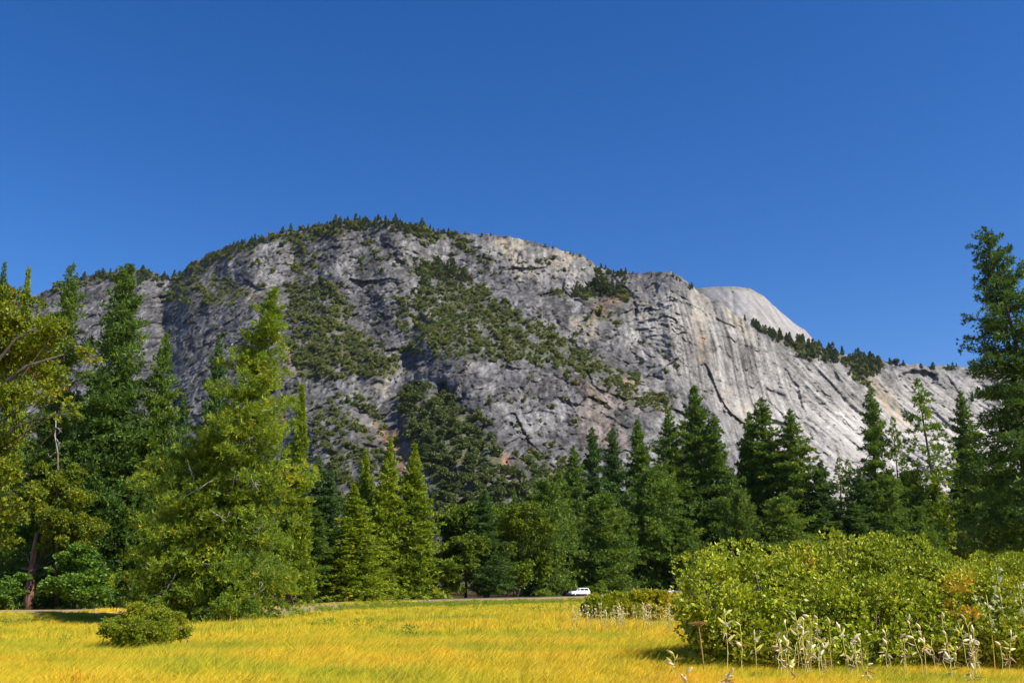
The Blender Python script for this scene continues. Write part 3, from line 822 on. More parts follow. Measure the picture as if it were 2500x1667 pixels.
def conifer(seed, H, R, base=0.1, profile='pine', levels=34, per=5, tl=0.5, tw=0.09, k=8, per_m=1.6, gaps=0.15, lean=0.0, up=0.0, tip=0.0, tint=0.5, spread=0.55, trunk_r=None, lateral=0.30, curve=0.0, patch=0.5, core=0.0, rag=0.20):
    """A conifer of height H and crown half-width R standing on its own origin. Returns crown arrays and a trunk builder."""
    rng = np.random.default_rng(seed)
    def axis(z):
        t = z / H
        return np.stack([lean * H * t + curve * H * np.sin(t * 3.0) * .05 + 0.006 * H * np.sin(t * 7 + seed), 0.01 * H * np.sin(t * 5 + seed * 2), z], -1)
    nb = levels * per
    t = (np.arange(nb) + rng.uniform(0, 1, nb)) / nb
    t = t ** 1.08
    zb = (base + (1 - base) * t) * H * 0.985
    az = np.arange(nb) * 2.39996 + rng.normal(0, .5, nb)
    if profile == 'pine':
        pr = np.minimum(1, (1 - t) ** 0.72 * 1.12) * (0.55 + 0.45 * sstep(0, 0.18, t))
    elif profile == 'pond':
        pr = (1 - t) ** 0.6 * (0.75 + 0.25 * sstep(0, .1, t))
    elif profile == 'cone':
        pr = (1 - t) ** 0.92
    elif profile == 'spire':
        pr = (1 - t) ** 0.75 * (0.7 + 0.3 * (1 - t))
    else:                                          # round-topped
        pr = np.sqrt(np.clip(1 - t ** 2.2, 0, 1)) * (0.6 + 0.4 * sstep(0, .2, t))
    lump = 1 + 0.32 * vnoise(t * 9 + seed, az * 0.9, seed) + rag * rng.normal(size=nb)
    ln = R * np.maximum(pr, 0.03) * np.clip(lump, 0.45, 1.5) + tip * 0
    keep = rng.uniform(size=nb) > gaps * (0.4 + 0.6 * (t < 0.9))
    zb, az, ln, t = zb[keep], az[keep], ln[keep], t[keep]
    el = np.radians(-14 + 52 * t ** 1.6 + up + rng.normal(0, 7, len(t)))
    out = np.stack([np.cos(az), np.sin(az), 0 * az], -1)
    o0 = axis(zb)
    nt_ = np.maximum(3, np.round(ln * per_m * 2.2)).astype(int)
    b = np.repeat(np.arange(len(t)), nt_)
    q = rng.uniform(0.12, 1.0, len(b)) ** 0.62
    Lb = ln[b]
    latv = np.stack([-np.sin(az), np.cos(az), 0 * az], -1)[b]
    lat = rng.normal(0, 1, len(b)) * lateral * Lb * (1.1 - q * .75) * 0.8
    droop = 0.10 * Lb * (q ** 2) * (1 - t[b])
    P = o0[b] + out[b] * (Lb * q * np.cos(el[b]))[:, None] + latv * lat[:, None]
    P[:, 2] += Lb * q * np.sin(el[b]) - droop + rng.normal(0, .05, len(b)) * Lb
    D = nrm(out[b] * 0.55 + np.array([0, 0, 0.62]) + latv * (np.sign(lat) * 0.35)[:, None])
    sz = tl * rng.uniform(0.7, 1.25, len(b)) * (0.75 + 0.25 * np.minimum(1, Lb / (R * .5)))
    V, F, ti = tufts(P, D, k, sz, 1.25 * tw * sz / tl, spread, rng, tri=True)
    if core > 0:                                   # the dense inner foliage round the trunk
        nc = np.maximum(2, np.round(ln * core)).astype(int)
        cb = np.repeat(np.arange(len(t)), nc); cq = rng.uniform(0.02, .55, len(cb)); cl = ln[cb]
        CP_ = o0[cb] + out[cb] * (cl * cq * np.cos(el[cb]))[:, None] + np.stack([-np.sin(az[cb]), np.cos(az[cb]), 0 * cb], -1) * (rng.normal(0, .22, len(cb)) * cl)[:, None]
        CP_[:, 2] += cl * cq * np.sin(el[cb]) - .12 * cl * rng.uniform(0, 1, len(cb))
        cs = tl * 1.25 * rng.uniform(.8, 1.2, len(cb)) * np.minimum(1, .4 + cl / (R * .5))
        V2, F2, ti2 = tufts(CP_, nrm(rng.normal(size=(len(cb), 3)) + [0, 0, .3]), 7, cs, cs * .30, .9, rng, tri=True)
        F = np.concatenate([F, F2 + len(V)]); V = np.concatenate([V, V2]); ti = np.concatenate([ti, ti2 + len(P)])
        P = np.concatenate([P, CP_])
    tv = np.clip(tint + 0.17 * rng.normal(size=len(P)) + 0.22 * patch * (vnoise(P[:, 0] / (R * .5) + seed, P[:, 2] / (R * .5), seed) ), 0, 1)
    tv = np.where(rng.uniform(size=len(P)) < 0.0015, 1.0, tv)
    r0 = trunk_r or H * 0.0125
    mb = MB()
    zs = np.linspace(-0.3, H * 0.97, 14)
    flare = 1 + 0.5 * np.exp(-np.maximum(zs, 0) / (H * 0.02))
    mb.tube(axis(zs), r0 * (1 - zs / H * 0.97) ** 0.9 * flare + 0.012, 8)
    for i in range(len(t)):
        if i % 2 and H > 30: continue
        e = o0[i] + out[i] * ln[i] * .8 * math.cos(el[i]) + np.array([0, 0, ln[i] * .75 * math.sin(el[i])])
        m_ = (o0[i] + e) / 2 + np.array([0, 0, ln[i] * .03])
        rr = r0 * 0.16 * (1 - t[i]) + 0.015
        mb.tube([o0[i], m_, e], [rr, rr * .7, rr * .25], 3, cap=False)
    return (V, F, tv[ti]), mb

def broadleaf(seed, H, R, base, nl, leaves, ls, tint=0.5, squash=0.75, lw=0.55, spread=0.9, trunk_r=0.25, lean=(0, 0), lumps=None, flat=0.8, patch=0.5):
    rng = np.random.default_rng(seed)
    if lumps is None:
        c = rng.normal(size=(nl, 3)); c = nrm(c) * rng.uniform(0.25, 0.85, (nl, 1))
        c[:, 2] = c[:, 2] * 0.9
        cz = base + (H - base) * 0.5
        C = np.stack([c[:, 0] * R + lean[0], c[:, 1] * R + lean[1], cz + c[:, 2] * (H - base) * 0.5], -1)
        rr = rng.uniform(0.26, 0.44, nl) * R
    else:
        C = np.array([l[:3] for l in lumps], float); rr = np.array([l[3] for l in lumps], float)
    wts = rr ** 2 / np.sum(rr ** 2)
    # every bough carries smaller clumps of leaves with gaps between
    nsub = len(C) * 9
    sb = rng.choice(len(C), nsub, p=wts)
    sd = nrm(rng.normal(size=(nsub, 3)) + np.array([0, 0, .25]))
    C0 = C
    SC = C[sb] + sd * (rr[sb] * rng.uniform(.45, 1.0, nsub))[:, None] * np.array([1, 1, flat])
    SR = rr[sb] * rng.uniform(.26, .48, nsub)
    C = SC; rr = SR; wts = rr ** 2 / np.sum(rr ** 2)
    b = rng.choice(len(C), leaves, p=wts)
    d = nrm(rng.normal(size=(leaves, 3)) + np.array([0, 0, .2]))
    d[:, 2] = np.where(rng.uniform(size=leaves) < 0.55, np.abs(d[:, 2]), d[:, 2])
    rad = rr[b] * np.where(rng.uniform(size=leaves) < 0.75, rng.uniform(0.82, 1.08, leaves), rng.uniform(0.3, 0.9, leaves))
    rad = rad * (1 + 0.18 * vnoise(d[:, 0] * 3 + b, d[:, 2] * 3 + d[:, 1] * 2, seed))
    P = C[b] + d * rad[:, None] * np.array([1, 1, flat])
    P = P[P[:, 2] > 0.05]; b = b[:len(P)]; d = d[:len(P)]
    k = 4
    D = nrm(d + np.array([0, 0, 0.45]))
    V, F, ti = tufts(P, D, k, ls, ls * lw, spread, rng)
    tv = np.clip(tint + 0.16 * rng.normal(size=len(P)) + 0.28 * patch * vnoise(P[:, 0] / (R * .35) + seed, P[:, 2] / (R * .35) + P[:, 1] / R, seed), 0, 1)
    mb = MB()
    top = np.array([lean[0] * .6, lean[1] * .6, base + (H - base) * 0.45])
    zs = np.linspace(0, 1, 7)
    wv = rng.normal(0, .03 * H, (7, 3)); wv[0] = 0; wv[:, 2] = 0
    tr = zs[:, None] * top + wv * zs[:, None]; tr[0, 2] = -0.3
    mb.tube(tr, trunk_r * (1 - 0.6 * zs), 8)
    for ci in C0:
        j = rng.integers(2, 6)
        s0 = tr[j]; m_ = s0 * .5 + ci * .5 + rng.normal(0, .06 * R, 3)
        m_[2] = max(m_[2], 0.05)
        mb.tube([s0, m_, ci], [trunk_r * .2, trunk_r * .13, trunk_r * .05], 5, cap=False)
    return (V, F, tv[ti]), mb

def crown_mesh(arr, mat, name='crown'):
    V, F, tv = arr
    return mesh(name, V, F, mat, {'tint': ('FLOAT', tv)})

GROUP_TREES = 'trees of the wood behind the meadow'
def plant(name, label, cat, crown_me, trunk_me, x, y, rz=0.0, sx=1.0, sz=1.0, group=None, crown='crown', trunk='trunk'):
    z = float(ground_z(x, y))
    root = link(name, None, loc=(x, y, z))
    root.empty_display_size = 0.5
    root.rotation_euler = (0, 0, rz); root.scale = (sx, sx, sz)
    tag(root, label, cat, group)
    c = link(crown, crown_me, root); tag(c, kind='stuff')
    t = link(trunk, trunk_me, root)
    return root

def foot(px, Y):
    """Ground position at picture column px, Y metres away (columns hold for points near eye level)."""
    return (px - 1250.0) / FPX * Y / (CP + SP * math.tan(PITCH)) * 1.0, Y

def tall(py, Y):
    """Height above the ground of what is seen at row py, Y metres away."""
    return float(at(1250, py, Y)[2])

def col_x(px, py, Y):
    return float(at(px, py, Y)[0])

# shared crowns of the trees across the road (each in a few variants)
def variants(n, fn, mat, bark):
    out = []
    for i in range(n):
        arr, mb = fn(i)
        out.append((crown_mesh(arr, mat), mb.mesh('trunk', bark)))
    return out

V_PINE = variants(4, lambda i: conifer(100 + i, 46, 7.2, base=[.10, .16, .06, .22, .12][i], levels=33, per=6, tl=.85, tw=0.24, k=7, per_m=2.3, core=2.6, spread=.75, gaps=.14, tint=.45), PINE, BARK)
V_DARK = variants(4, lambda i: conifer(200 + i, 42, 6.5, base=[.05, .12, .08, .15][i], levels=33, per=6, tl=.82, tw=0.23, k=7, per_m=2.3, core=2.6, spread=.75, gaps=.16, tint=.45), DARKPINE, BARK)
V_BUSHY = variants(3, lambda i: conifer(300 + i, 26, 7.5, base=.02, profile='round', levels=26, per=7, tl=.72, tw=0.21, k=7, per_m=2.3, core=3.0, spread=.75, gaps=.08, tint=.5), PINE, BARK)
V_CEDAR = variants(4, lambda i: conifer(400 + i, 30, 5.6, base=.02, profile='cone', levels=46, per=8, tl=0.66, tw=0.24, k=7, per_m=1.6, core=2.0, gaps=.05, tint=.5, up=12, spread=.7, patch=.35), CEDAR, REDBARK)
V_SPARSE = variants(2, lambda i: conifer(500 + i, 46, 6.8, base=.30, levels=28, per=5, tl=1.1, tw=0.30, k=7, per_m=1.25, gaps=.25, tint=.6), PINE, GREYBARK)
V_OAK = variants(3, lambda i: broadleaf(600 + i, 17, 6.5, 0.8, 20, 7000, 0.5, tint=.5), MIDOAK, GREYBARK)
V_BROAD = variants(2, lambda i: broadleaf(620 + i, 10, 5.0, -1.5, 20, 5600, 0.45, tint=.45), BROAD, GREYBARK)
KINDS = {'pine': (V_PINE, 46, 7.2, 'pine_tree'), 'dark': (V_DARK, 42, 6.5, 'pine_tree'), 'bushy': (V_BUSHY, 26, 7.5, 'young_pine_tree'), 'cedar': (V_CEDAR, 30, 5.6, 'cedar_tree'),
         'sparse': (V_SPARSE, 46, 6.8, 'pine_tree'), 'oak': (V_OAK, 17, 6.5, 'oak_tree'), 'broad': (V_BROAD, 10, 5.0, 'leafy_tree')}
CATS = {'pine_tree': 'pine', 'young_pine_tree': 'pine', 'cedar_tree': 'cedar', 'oak_tree': 'oak', 'leafy_tree': 'tree'}

# kind, column of the tip, row of the tip, distance, half-width in photo pixels at the widest, variant, label
TREES = [
    # --- bright cedars left of the middle, behind the road
    ('cedar', 953, 1066, 178, 62, 0, 'tallest of the three pointed yellow-green cedars in front of the tan slope'),
    ('cedar', 1010, 1080, 172, 82, 1, 'pointed yellow-green cedar just right of the tallest cedar, broad skirted'),
    ('cedar', 893, 1098, 182, 58, 2, 'slimmer pointed cedar left of the tallest cedar, darker green'),
    ('cedar', 866, 1178, 158, 84, 3, 'big round-shouldered bright cedar at the front left of the cedar clump'),
    ('cedar', 1003, 1252, 156, 74, 0, 'low broad bright cedar at the front right of the cedar clump by the road'),
    ('cedar', 930, 1290, 154, 52, 2, 'small pointed cedar at the front between the two broad bright cedars'),
    ('bushy', 880, 1352, 150, 30, 1, 'smallest dark green young pine in front of the cedars at the road'),
    ('dark', 808, 1140, 190, 50, 1, 'narrow dark pine standing just left of the cedar clump'),
    ('pine', 770, 1235, 160, 55, 3, 'dark leafy pine low between the slim spire and the cedars'),
    # --- middle
    ('oak', 1092, 1280, 176, 88, 0, 'dull olive oak right beside the broad front cedar'),
    ('oak', 1140, 1198, 200, 96, 1, 'olive rounded oak behind the wood, left of the blue-green pine'),
    ('dark', 1186, 1192, 178, 62, 0, 'blue-green pine standing between two yellow-green oaks'),
    ('oak', 1262, 1205, 196, 98, 2, 'bright yellow-green oak right of the blue-green pine'),
    ('pine', 1255, 1184, 230, 22, 0, 'tiny pine spire poking up behind the bright yellow-green oak'),
    ('bushy', 1330, 1172, 205, 78, 0, 'thick green pine standing behind the white van, left of the tall row'),
    ('pine', 1368, 1140, 232, 56, 1, 'pine half hidden at the left foot of the tall central row'),
    ('pine', 1404, 1084, 246, 58, 2, 'first tall pine from the left in the tall central row'),
    ('dark', 1444, 1040, 252, 56, 0, 'second tall pine in the central row, narrow and dark'),
    ('dark', 1494, 1042, 258, 54, 2, 'third tall pine in the central row, bottle shaped'),
    ('bushy', 1474, 1208, 222, 78, 1, 'rounded olive pine in front of the tall row, right of the van'),
    ('pine', 1556, 1020, 262, 64, 4, 'fourth tall pine in the central row, standing over the grey slab'),
    ('pine', 1630, 996, 262, 66, 0, 'fifth tall pine in the central row, tip against the scrubby rock'),
    ('bushy', 1592, 1142, 240, 86, 2, 'full skirted pine with branches to the ground, left of the orange-barked trunks'),
    ('pine', 1693, 936, 262, 74, 3, 'tall ragged pine whose tip touches the foot of the pale wall'),
    ('pine', 1744, 1004, 258, 66, 1, 'pine leaning on the tall ragged pine, its right shoulder'),
    ('bushy', 1668, 1268, 236, 48, 0, 'small olive pine at the foot of the tall ragged pine'),
    ('dark', 1812, 1070, 272, 44, 1, 'shorter dark pine in the dip before the pale rock'),
    ('bushy', 1805, 1196, 240, 46, 2, 'narrow young pine right of the bare orange trunks'),
    ('pine', 1858, 966, 262, 92, 4, 'massive broad pine with the widest crown on the pale rock'),
    ('pine', 1826, 1000, 268, 60, 2, 'left shoulder pine of the massive broad pine'),
    ('pine', 1929, 994, 256, 78, 0, 'right shoulder pine of the massive broad pine, twin tipped'),
    ('bushy', 1908, 1216, 228, 76, 0, 'blue-green domed young pine standing in front of the massive pine'),
    ('dark', 2003, 1120, 252, 58, 3, 'small dark spire right beside the massive broad pine'),
    ('sparse', 2046, 1114, 268, 44, 0, 'thin see-through pine, left one of a pair before the white rock'),
    ('sparse', 2072, 1118, 270, 40, 1, 'thin see-through pine, right one of a pair before the white rock'),
    ('dark', 2098, 1146, 246, 56, 0, 'very dark cedar-shaped tree below the white rock'),
    ('pine', 2118, 936, 256, 66, 2, 'tall slender pine standing alone against the white slanting rock'),
    ('sparse', 2176, 1014, 262, 46, 0, 'thin grey-green pine leaning out right of the tall slender pine'),
    ('sparse', 2246, 920, 242, 74, 1, 'tall open pine with its bare trunk showing against white rock'),
    ('pine', 2344, 946, 236, 64, 0, 'tall pine between the open-crowned pine and the giant at the edge'),
    ('bushy', 2160, 1162, 238, 66, 1, 'round-topped green pine below the tall slender pine'),
    ('bushy', 2222, 1150, 248, 60, 2, 'dim pine at the foot of the open-crowned pine'),
    ('cedar', 2282, 1142, 226, 56, 1, 'brownish olive cedar standing before the open-crowned pine'),
    ('dark', 2350, 1094, 222, 70, 1, 'thick dark green pine hiding the foot of the pine between'),
    ('pine', 2428, 1080, 214, 62, 3, 'ragged pine just left of the giant edge pine trunk'),
    ('dark', 2080, 1220, 226, 66, 2, 'low dark pine in the wood behind the big green bush'),
    ('dark', 2010, 1235, 222, 62, 3, 'low deep green pine behind the left half of the big bush'),
    ('bushy', 2240, 1235, 218, 58, 0, 'low broad pine behind the right half of the big bush'),
    ('dark', 2470, 1130, 205, 60, 0, 'shaded pine beneath the giant edge pine'),
    ('dark', 2440, 1215, 190, 60, 2, 'deeply shaded low pine in the dark corner of the wood'),
    ('dark', 2520, 1180, 180, 60, 1, 'outermost shaded pine behind the giant edge pine'),
    # --- left wood
    ('dark', 12, 632, 108, 52, 0, 'pine tip at the far edge rising over the yellow oak'),
    ('cedar', 74, 650, 112, 62, 3, 'blunt green conifer tip rising over the yellow oak'),
    ('pine', 408, 806, 100, 70, 0, 'narrow pine hugging the right side of the tall dense pine'),
    ('dark', 539, 816, 106, 60, 2, 'slim green pine tip showing behind the leaning ponderosa'),
    ('dark', 250, 890, 98, 80, 1, 'dark pine filling the gap between the oak and the tall dense pine'),
    ('dark', 345, 1010, 92, 90, 3, 'broad green pine low in front of the tall dense pine'),
    ('dark', 130, 980, 104, 80, 2, 'shaded pine behind the yellow oak limbs'),
    ('pine', 700, 1090, 112, 60, 4, 'dark full pine standing around the foot of the slim spire'),
    ('broad', 195, 1325, 84, 108, 0, 'low bright leafy tree beside the leaning bare trunk'),
    ('broad', 20, 1385, 82, 70, 1, 'low dark leafy tree at the very edge of the wood'),
    ('broad', 745, 1390, 112, 48, 0, 'low leafy tree at the foot of the spire by the verge'),
    ('broad', 620, 1400, 96, 50, 1, 'dark leafy bush tree under the leaning ponderosa'),
]
rngT = np.random.default_rng(5)
for i, (kind, px, py, Y, hw, var, label) in enumerate(TREES):
    Y = Y * 1.27 if px > 780 else Y
    Y = max(Y, float(road_y(col_x(px, 1440, Y))) + 7.5)
    vs, H0, R0, nm = KINDS[kind]
    cm, tm = vs[var % len(vs)]
    x = col_x(px, 1440, Y)
    h = tall(py, Y) - float(ground_z(x, Y))
    w = hw / FPX * Y * (1.16 if kind in ('pine', 'dark') else 1.25 if kind == 'cedar' else 1.08)
    # verticals converge towards the top of the tilted picture: stand the tree so that its tip meets the column of the tip
    x = float(at(px, py, Y)[0])
    plant(nm, label, CATS[nm], cm, tm, x, Y, rz=float(rngT.uniform(0, 6.28)), sx=w / R0 / 1.05, sz=h / H0, group=GROUP_TREES)

# dim trees deeper in the wood: nothing tells them apart
DEEP = []
for px in np.arange(-120, 2560, 56):
    px = px + rngT.uniform(-18, 18)
    Y = 365 + rngT.uniform(-15, 35) if px > 780 else (225 if px > 420 else 140) + rngT.uniform(-8, 30)
    py = 1255 + rngT.uniform(-35, 40) if px > 820 else (1150 + rngT.uniform(-70, 60) if px > 470 else 1040 + rngT.uniform(-90, 90))
    vs, H0, R0, nm = KINDS['dark' if rngT.uniform() < .7 else 'pine']
    cm, tm = vs[int(rngT.integers(0, len(vs)))]
    x = float(at(px, py, Y)[0]); h = tall(py, Y) - float(ground_z(x, Y))
    plant(nm, 'dim conifer deep in the wood behind the first rows of trees', 'pine', cm, tm, x, Y, rz=float(rngT.uniform(0, 6.28)), sx=rngT.uniform(.75, 1.05), sz=h / H0, group='dim conifers deep in the wood')

def own_tree(name, label, cat, arrmb, mat, bark, x, y, rz=0.0, group=GROUP_TREES):
    arr, mb = arrmb
    return plant(name, label, cat, crown_mesh(arr, mat), mb.mesh('trunk', bark), x, y, rz, group=group)

# tall dense pine and its slimmer neighbour by the oak
Y = 100.0; x = float(at(316, 617, Y)[0]); h = tall(617, Y) + .2
own_tree('pine_tree', 'tall dense pointed pine right of the yellow oak', 'pine', conifer(11, h, 6.2, base=.03, levels=48, per=6, tl=.50, tw=.12, k=8, per_m=3.2, core=5, spread=.8, gaps=.14, tint=.30, profile='pond', up=6), PINE, BARK, x, Y)
Y = 102.0; x = float(at(183, 620, Y)[0]); h = tall(620, Y) + .2
own_tree('pine_tree', 'open-topped pine between the yellow oak and the tall dense pine', 'pine', conifer(12, h, 5.0, profile='pond', base=.05, levels=38, per=6, tl=.50, tw=.12, k=8, per_m=3.0, core=4, spread=.8, gaps=.22, tint=.42), PINE, BARK, x, Y)
# leaning ponderosa in front
Y = 70.0; x0 = float(at(560, 1490, Y)[0]); xt = float(at(672, 678, Y)[0]); h = tall(678, Y) + .2
own_tree('pine_tree', 'big yellow-green ponderosa leaning right, bare grey boughs showing', 'pine', conifer(13, h, 5.1, profile='pond', base=.03, levels=40, per=5, tl=.36, tw=.05, k=13, per_m=6.0, core=10, rag=.28, spread=.85, gaps=.26, tint=.46, lean=(xt - x0) / h, patch=.9, curve=-.3), GOLDPINE, GREYBARK, x0, Y)
# a second stem of the clump, left
Y = 72.0; x0 = float(at(452, 1490, Y)[0]); h = tall(1015, Y)
own_tree('pine_tree', 'lower yellow-green ponderosa merging with the left side of the leaning one', 'pine', conifer(14, h, 4.6, base=.02, levels=30, per=6, tl=.34, tw=.05, k=13, per_m=6.0, core=7, spread=.85, gaps=.16, tint=.45, lean=.03, profile='round'), GOLDPINE, GREYBARK, x0, Y)
# slim spire
Y = 172.0; x0 = float(at(738, 914, Y)[0]); h = tall(914, Y) + .3
own_tree('cedar_tree', 'slim green spire standing right of the leaning ponderosa', 'cedar', conifer(15, h, 3.9, base=.06, profile='spire', levels=66, per=7, tl=.8, tw=.24, k=8, per_m=1.8, gaps=.04, tint=.35, up=14), CEDAR, REDBARK, x0, Y)
# giant pine at the right edge (two stems that share a crown)
Y = 140.0; x0 = float(at(2560, 1430, Y)[0]); xt = float(at(2402, 552, Y)[0]); h = tall(548, Y)
own_tree('pine_tree', 'giant dark pine at the edge, its tip the highest of all trees', 'pine', conifer(16, h, 11.0, profile='pond', base=.12, levels=34, per=5, tl=.72, tw=.16, k=9, per_m=2.4, core=1.8, rag=.26, spread=.8, gaps=.24, tint=.40, lean=(xt - x0) / h, up=4), DARKPINE, BARK, x0, Y)
Y = 138.0; x0 = float(at(2590, 1430, Y)[0]); xt = float(at(2425, 560, Y)[0]); h = tall(562, Y)
own_tree('pine_tree', 'second stem of the giant edge pine, a little shorter and behind', 'pine', conifer(17, h, 9.4, profile='pond', base=.2, levels=28, per=5, tl=.72, tw=.16, k=9, per_m=2.3, core=1.8, spread=.8, gaps=.28, tint=.4, lean=(xt - x0) / h), DARKPINE, BARK, x0, Y)

# yellow oak at the left edge: big limbs coming in from the left
def edge_oak():
    Y = 62.0
    L = []
    rng = np.random.default_rng(3)
    x0 = float(at(-190, 1480, Y)[0])
    for (px, py, r, dy) in [(-150, 780, 150, 1), (-40, 720, 95, -1), (30, 735, 75, 0), (85, 775, 75, .5), (140, 800, 62, -.5), (190, 830, 46, .3), (60, 850, 70, 1.5), (0, 830, 80, 2), (205, 885, 28, 0),
                            (-30, 950, 70, -1.5), (35, 960, 62, -1), (-10, 1040, 70, -1), (60, 1050, 48, -.5), (150, 950, 52, -1), (205, 965, 34, -1), (170, 1000, 34, -.5), (30, 1130, 55, -1), (-60, 1120, 90, 0),
                            (-120, 930, 110, 0), (110, 1120, 30, 0), (70, 1190, 50, -.5), (0, 1230, 70, 0), (-80, 1280, 90, 0)]:
        X, _, Z = at(px, py, Y)
        L.append((float(X) - x0, dy * 1.6, float(Z), r / FPX * Y))
    arr, mb = broadleaf(21, 20, 8, 3, 0, 16000, 0.28, tint=.47, lumps=L, trunk_r=.45, lw=.55, flat=.72, patch=.8)
    def q(px, py, d=0):
        X, _, Z = at(px, py, Y); return np.array([float(X) - x0, d, float(Z)])
    mb.tube([q(-190, 1300), q(-90, 1040), q(10, 905), q(70, 860), q(160, 832)], [.36, .28, .18, .11, .04], 7)
    mb.tube([q(-90, 1040, .3), q(-20, 860, .3), q(40, 790, .3), q(120, 750, .2)], [.24, .16, .09, .03], 6)
    mb.tube([q(-20, 1180, -.3), q(40, 1010, -.3), q(120, 985, -.3), q(190, 975, -.3)], [.18, .11, .07, .03], 6)
    own_tree('oak_tree', 'old oak with yellow-green autumn leaves and dark arching limbs', 'oak', (arr, mb), OAK, GREYBARK, x0, Y)
edge_oak()

def small_oak():
    Y = 93.0
    x0 = float(at(72, 1478, Y)[0])
    L = []
    for (px, py, r, dy) in [(150, 1190, 50, 0), (200, 1215, 45, -.5), (110, 1240, 50, .5), (170, 1270, 55, -.6), (225, 1275, 34, 0), (120, 1310, 40, .4), (200, 1320, 44, -.4), (250, 1290, 24, 0), (90, 1200, 36, .5), (175, 1155, 34, .4)]:
        X, _, Z = at(px, py, Y)
        L.append((float(X) - x0, dy, float(Z), r / FPX * Y))
    arr, mb = broadleaf(22, 12, 5, 3, 0, 9000, 0.24, tint=.42, lumps=L, trunk_r=.22, lw=.55, patch=.7)
    def q(px, py, d=0):
        X, _, Z = at(px, py, Y); return np.array([float(X) - x0, d, float(Z)])
    root = own_tree('oak_tree', 'yellow-green oak above the reddish leaning trunk by the verge', 'oak', (arr, mb), OAK, GREYBARK, x0, Y)
    t = MB()
    t.tube([q(66, 1486), q(72, 1440), q(78, 1390), q(86, 1340), q(92, 1290)], [.55, .42, .36, .32, .22], 8)
    link('trunk', t.mesh('trunk', REDBARK), root)
    rng = np.random.default_rng(9); d = MB()
    bare_limbs(d, [q(80, 1400), q(78, 1370), q(80, 1385), q(84, 1350), q(76, 1395)], [(-1, 0, .3), (-.6, -.3, .9), (-1, -.2, .7), (-.7, 0, .7), (-1, -.3, -.1)], [1.4, 1.6, 1.5, 1.2, 1.5], .045, rng, 3)
    tag(link('dead_branches', d.mesh('dead_branches', DEADWOOD), root), kind='stuff')
small_oak()

# bare grey boughs on the ponderosas and a bleached snag in the oak's shade
def dead_boughs(root_label, spots, Y, seed):
    root = next(o for o in COL.objects if o.get('label') == root_label)
    rng = np.random.default_rng(seed); d = MB()
    for (px, py, L) in spots:
        X, _, Z = at(px, py, Y); s = np.array([float(X) - root.location[0], -2.0 + rng.uniform(-1, 1), float(Z) - root.location[2]])
        bare_limbs(d, [s], [(rng.normal(0, 1), -.3, rng.normal(0.1, .5))], [L], .05, rng, 3)
    tag(link('dead_branches', d.mesh('dead_branches', DEADWOOD), root), kind='stuff')
dead_boughs('big yellow-green ponderosa leaning right, bare grey boughs showing', [(560, 1190, 2.0), (520, 1170, 2.2), (590, 1110, 1.6), (640, 1200, 1.8), (600, 1290, 2), (565, 1360, 1.8), (590, 1420, 2), (640, 1010, 1.5), (520, 1245, 1.7), (610, 1460, 1.6)], 68.0, 31)
dead_boughs('lower yellow-green ponderosa merging with the left side of the leaning one', [(460, 1350, 2.0), (470, 1420, 2.2), (440, 1400, 1.8), (480, 1180, 1.5)], 70.0, 32)

def snag():
    Y = 90.0; x0 = float(at(100, 1440, Y)[0]); d = MB()
    def q(px, py): X, _, Z = at(px, py, Y); return np.array([float(X) - x0, 0, float(Z)])
    t = MB(); t.tube([q(100, 1475), q(104, 1250), q(106, 1100)], [.2, .14, .08], 6)
    d.tube([q(106, 1100), q(98, 1050), q(101, 1020), q(99, 990)], [.08, .06, .045, .02], 5)
    rng = np.random.default_rng(4)
    bare_limbs(d, [q(100, 1030), q(103, 1060), q(104, 1090)], [(.7, -.3, -.6), (.6, -.2, -.8), (-.4, -.3, -.5)], [1.6, 1.6, 1.2], .05, rng, 2)
    o = link('dead_tree', None, loc=(x0, Y + 3, 0)); link('trunk', t.mesh('trunk', BARK), o); tag(link('dead_branches', d.mesh('dead_branches', DEADWOOD), o), kind='stuff')
    tag(o, 'bleached dead snag with bare twigs among the dark pines', 'dead tree')
snag()

# small pale deciduous sapling by the dark corner
Y = 180.0
own_tree('sapling', 'pale green thin-leaved sapling before the dark corner of the wood', 'tree', broadleaf(25, tall(1245, Y), 5.0, 1.0, 14, 1800, .6, tint=.5, trunk_r=.1, lw=.5), PALELEAF, GREYBARK, float(at(2392, 1300, Y)[0]), Y)

# ------------------------------------------------------------------ trees and scrub on the mountain
def mini_conifer(seed, R=.17):
    arr, _ = conifer(seed, 1.0, R, base=.04, profile='cone' if seed % 2 else 'pine', levels=16, per=5, tl=.10, tw=.06, k=5, per_m=12, gaps=.25, tint=.5, spread=.6)
    V, F, tv = arr
    mb = MB(); mb.tube([(0, 0, -.05), (0, 0, .5), (0, 0, .95)], [.02, .013, .004], 4)
    v2 = np.concatenate(mb.v); f2 = np.array([(a, b, c, c) for a, b, c in mb.f])
    me = mesh('mountain_conifer', V, F, FARTREE, {'tint': ('FLOAT', tv)})
    return me
MINI = [mini_conifer(700 + i, [.20, .30, .24, .36, .27][i]) for i in range(5)]
def mini_shrub(seed, mat, name):
    arr, _ = broadleaf(seed, 1.0, .62, 0.0, 7, 200, .14, tint=.5, trunk_r=.02, lw=.75, flat=.75)
    V, F, tv = arr
    V = V.copy(); V[:, 2] -= .12
    return mesh(name, V, F, mat, {'tint': ('FLOAT', tv)})
SHRUBS = [mini_shrub(720 + i, SCRUB, 'mountain_shrub') for i in range(4)]
FAROAKS = [mini_shrub(740 + i, OAKFAR, 'mountain_oak') for i in range(3)]

